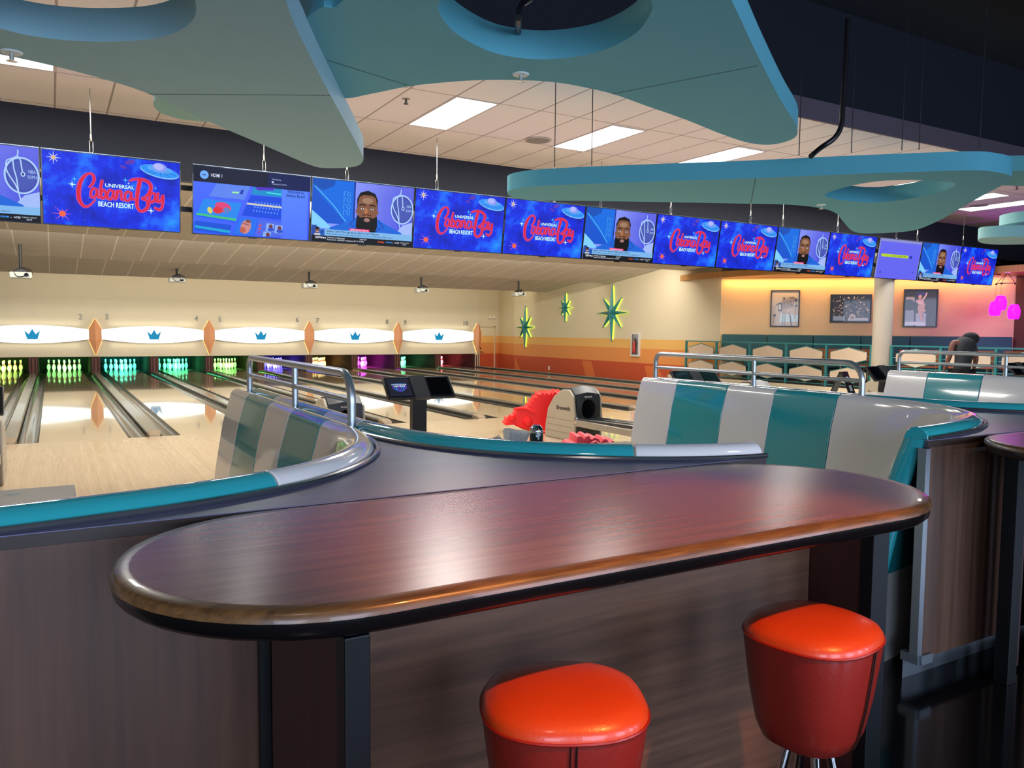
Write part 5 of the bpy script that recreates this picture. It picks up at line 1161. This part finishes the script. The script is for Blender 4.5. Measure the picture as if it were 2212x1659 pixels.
for i in range(22):
    x = -.085+i*.0075 if i < 7 else -.02+(i-7)*.008; ln = (-.8+i*.055) if i < 7 else (-.1+(i-7)*.05); h = (.13 if i < 7 else .165)+rnd.uniform(-.012, .008)
    n_.add([(x, -.045, .004), (x+.002, -.045, .004), (x+h*math.sin(ln)+.002, -.05, h*math.cos(ln)), (x+h*math.sin(ln), -.05, h*math.cos(ln)), (x, .045, .004), (x+.002, .045, .004), (x+h*math.sin(ln)+.002, .05, h*math.cos(ln)), (x+h*math.sin(ln), .05, h*math.cos(ln))], [(0, 1, 2, 3), (7, 6, 5, 4), (0, 4, 5, 1), (3, 2, 6, 7), (1, 5, 6, 2), (0, 3, 7, 4)])
q.scale = (.72, .8, .9)
tag(n_.build('napkin_stack', M('E2E2DE', .8), q, smooth=0), kind='stuff')
q = thing('table_tent_sign', 'black A frame table sign with white cards behind the middle handrail', 'sign', (7.34, -5.11, 0), R_(20))
q.location = (7.36, -5.45, .74); 
for sy in (-1, 1):
    m = MB(); m.add([(-.13, sy*.13, 0), (.13, sy*.13, 0), (.1, sy*.02, .30), (-.1, sy*.02, .30), (-.13, sy*.13-.012*sy, 0), (.13, sy*.13-.012*sy, 0), (.1, sy*.02-.012*sy, .3), (-.1, sy*.02-.012*sy, .3)], [(0, 1, 2, 3), (7, 6, 5, 4), (0, 4, 5, 1), (3, 2, 6, 7), (1, 5, 6, 2), (0, 3, 7, 4)])
    m.build('sign_board', M('0E0E10', .4), q, smooth=0)
for z0, z1 in ((.17, .24), (.06, .13)):
    f = lambda z: -.131-.001+(z/.3)*.11
    MB().add([(-.05, f(z0), z0), (.05, f(z0), z0), (.05, f(z1), z1), (-.05, f(z1), z1)], [(0, 1, 2, 3)]).build('paper_card', M('D8D8D8', .5), q, smooth=0)
# ================================================================== PERSON
q = thing('person', 'person in a sleeveless dark hooded top bending over behind the last handrail', 'person', (12.72, -3.8, 0))
SK = M('6E4636', .5, 0, 0, .04, 6); GR_ = M('2C2E33', .85, 0, 0, .08, 10, .1); BK = M('121216', .8)
D0 = 14.0; o_ = Vector((12.72, -3.8, 0))
def pp(px, py, dd=0): v = dep(px, py, D0+dd)-o_; return v
def skin(name, chains, mat, parent, root=0, sub=2, sy=1.0):
    V, E, Rr = [], [], []; idx = {}
    for ch_ in chains:
        prev = None
        for key, co, r in ch_:
            if key in idx: i = idx[key]
            else: i = len(V); V.append(co); Rr.append(r); idx[key] = i
            if prev is not None: E.append((prev, i))
            prev = i
    me = bpy.data.meshes.new(name); me.from_pydata([tuple(v) for v in V], E, []); o = bpy.data.objects.new(name, me); COL.objects.link(o); o.parent = parent
    md = o.modifiers.new('skin', 'SKIN'); md.use_smooth_shade = True
    for i, r in enumerate(Rr):
        sv = me.skin_vertices[0].data[i]; sv.radius = r if isinstance(r, tuple) else (r, r); sv.use_root = (i == root)
    ss = o.modifiers.new('sub', 'SUBSURF'); ss.levels = sub; ss.render_levels = sub; me.materials.append(mat); return o
pel = pp(2078, 806); pel.z = .93
chest = pp(2084, 752); neck = pp(2092, 733, .12); head = pp(2099, 733, .26)
ls, le, lw, lh = pp(2060, 737, -.02), pp(2052, 768, .02), pp(2041, 797, .1), pp(2036, 806, .14)
rs, re, rw, rh = pp(2106, 752, .1), pp(2108, 780, .12), pp(2102, 800, .16), pp(2098, 812, .2)
lk = Vector((pel.x-.1, pel.y+.02, .48)); rk = Vector((pel.x+.12, pel.y, .48))
body = skin('body', [[('p', pel, (.12, .09)), ('s', (pel+chest)/2, (.09, .07)), ('c', chest, (.1, .07)), ('n', neck, .06), ('h0', (neck+head)/2, .07), ('h', head, .1), ('h1', head+(head-neck).normalized()*.08, .08)],
    [('c', chest, .07), ('ls', ls, .062), ('le', le, .045), ('lw', lw, .03), ('lp', (lw+lh)/2, (.04, .022))],
    [('c', chest, .07), ('rs', rs, .062), ('re', re, .045), ('rw', rw, .03), ('rp', (rw+rh)/2, (.04, .022))],
    [('p', pel, .1), ('lh', pel+Vector((-.09, 0, -.08)), .09), ('lk', lk, .058), ('la', Vector((lk.x, lk.y, .09)), .042), ('lf', Vector((lk.x-.02, lk.y+.16, .04)), .04)],
    [('p', pel, .1), ('rh_', pel+Vector((.09, 0, -.08)), .09), ('rk', rk, .058), ('ra', Vector((rk.x, rk.y, .09)), .042), ('rf', Vector((rk.x+.02, rk.y+.16, .04)), .04)]], SK, q)
for nm, w_, h_ in (('left', lw, lh), ('right', rw, rh)):
    d = (h_-w_).normalized(); side = d.cross(Vector((0, 0, 1))).normalized(); hc = (w_+h_)/2+d*.02
    m = MB()
    for j, ln in enumerate((.07, .08, .078, .062)):
        a = hc+side*(-.03+j*.02); m.tube([a, a+d*ln*.5+Vector((0, 0, -.005)), a+d*ln+Vector((0, .01, -.015))], [.0095, .009, .007], 8)
    a = hc-side*.035-d*.03; m.tube([a, a-side*.02+d*.03, a-side*.025+d*.055], [.011, .01, .008], 8); m.build('fingers', SK, body)
skin('hooded_top', [[('p0', pel+Vector((0, 0, -.1)), (.17, .14)), ('p', pel+Vector((0, 0, .02)), (.17, .14)), ('s', (pel+chest)/2, (.155, .13)), ('c', chest, (.2, .145)), ('n', neck, (.12, .1))], [('c', chest, .14), ('ls', chest.lerp(ls, .8), .085)], [('c', chest, .14), ('rs', chest.lerp(rs, .8), .085)]], GR_, q)
skin('hood', [[('a', neck+Vector((-.05, -.05, .0)), (.13, .1)), ('b', neck+Vector((.0, -.02, .02)), (.15, .12)), ('c', head+Vector((0, -.02, .02)), (.135, .125)), ('d', head+Vector((.06, .06, -.02)), (.1, .1))]], M('1A1B1F', .85), q)
skin('trousers', [[('p', pel+Vector((0, 0, -.02)), (.165, .13)), ('lh', pel+Vector((-.09, 0, -.1)), .11), ('lk', lk, .078), ('la', Vector((lk.x, lk.y, .12)), .062)], [('p', pel, .14), ('rh_', pel+Vector((.09, 0, -.1)), .11), ('rk', rk, .078), ('ra', Vector((rk.x, rk.y, .12)), .062)]], BK, q)
for k_ in (lk, rk): MB().box(k_.x-.045, k_.x+.045, k_.y-.07, k_.y+.2, 0, .09).build('shoe', M('18181A', .5), q, bevel=.03)
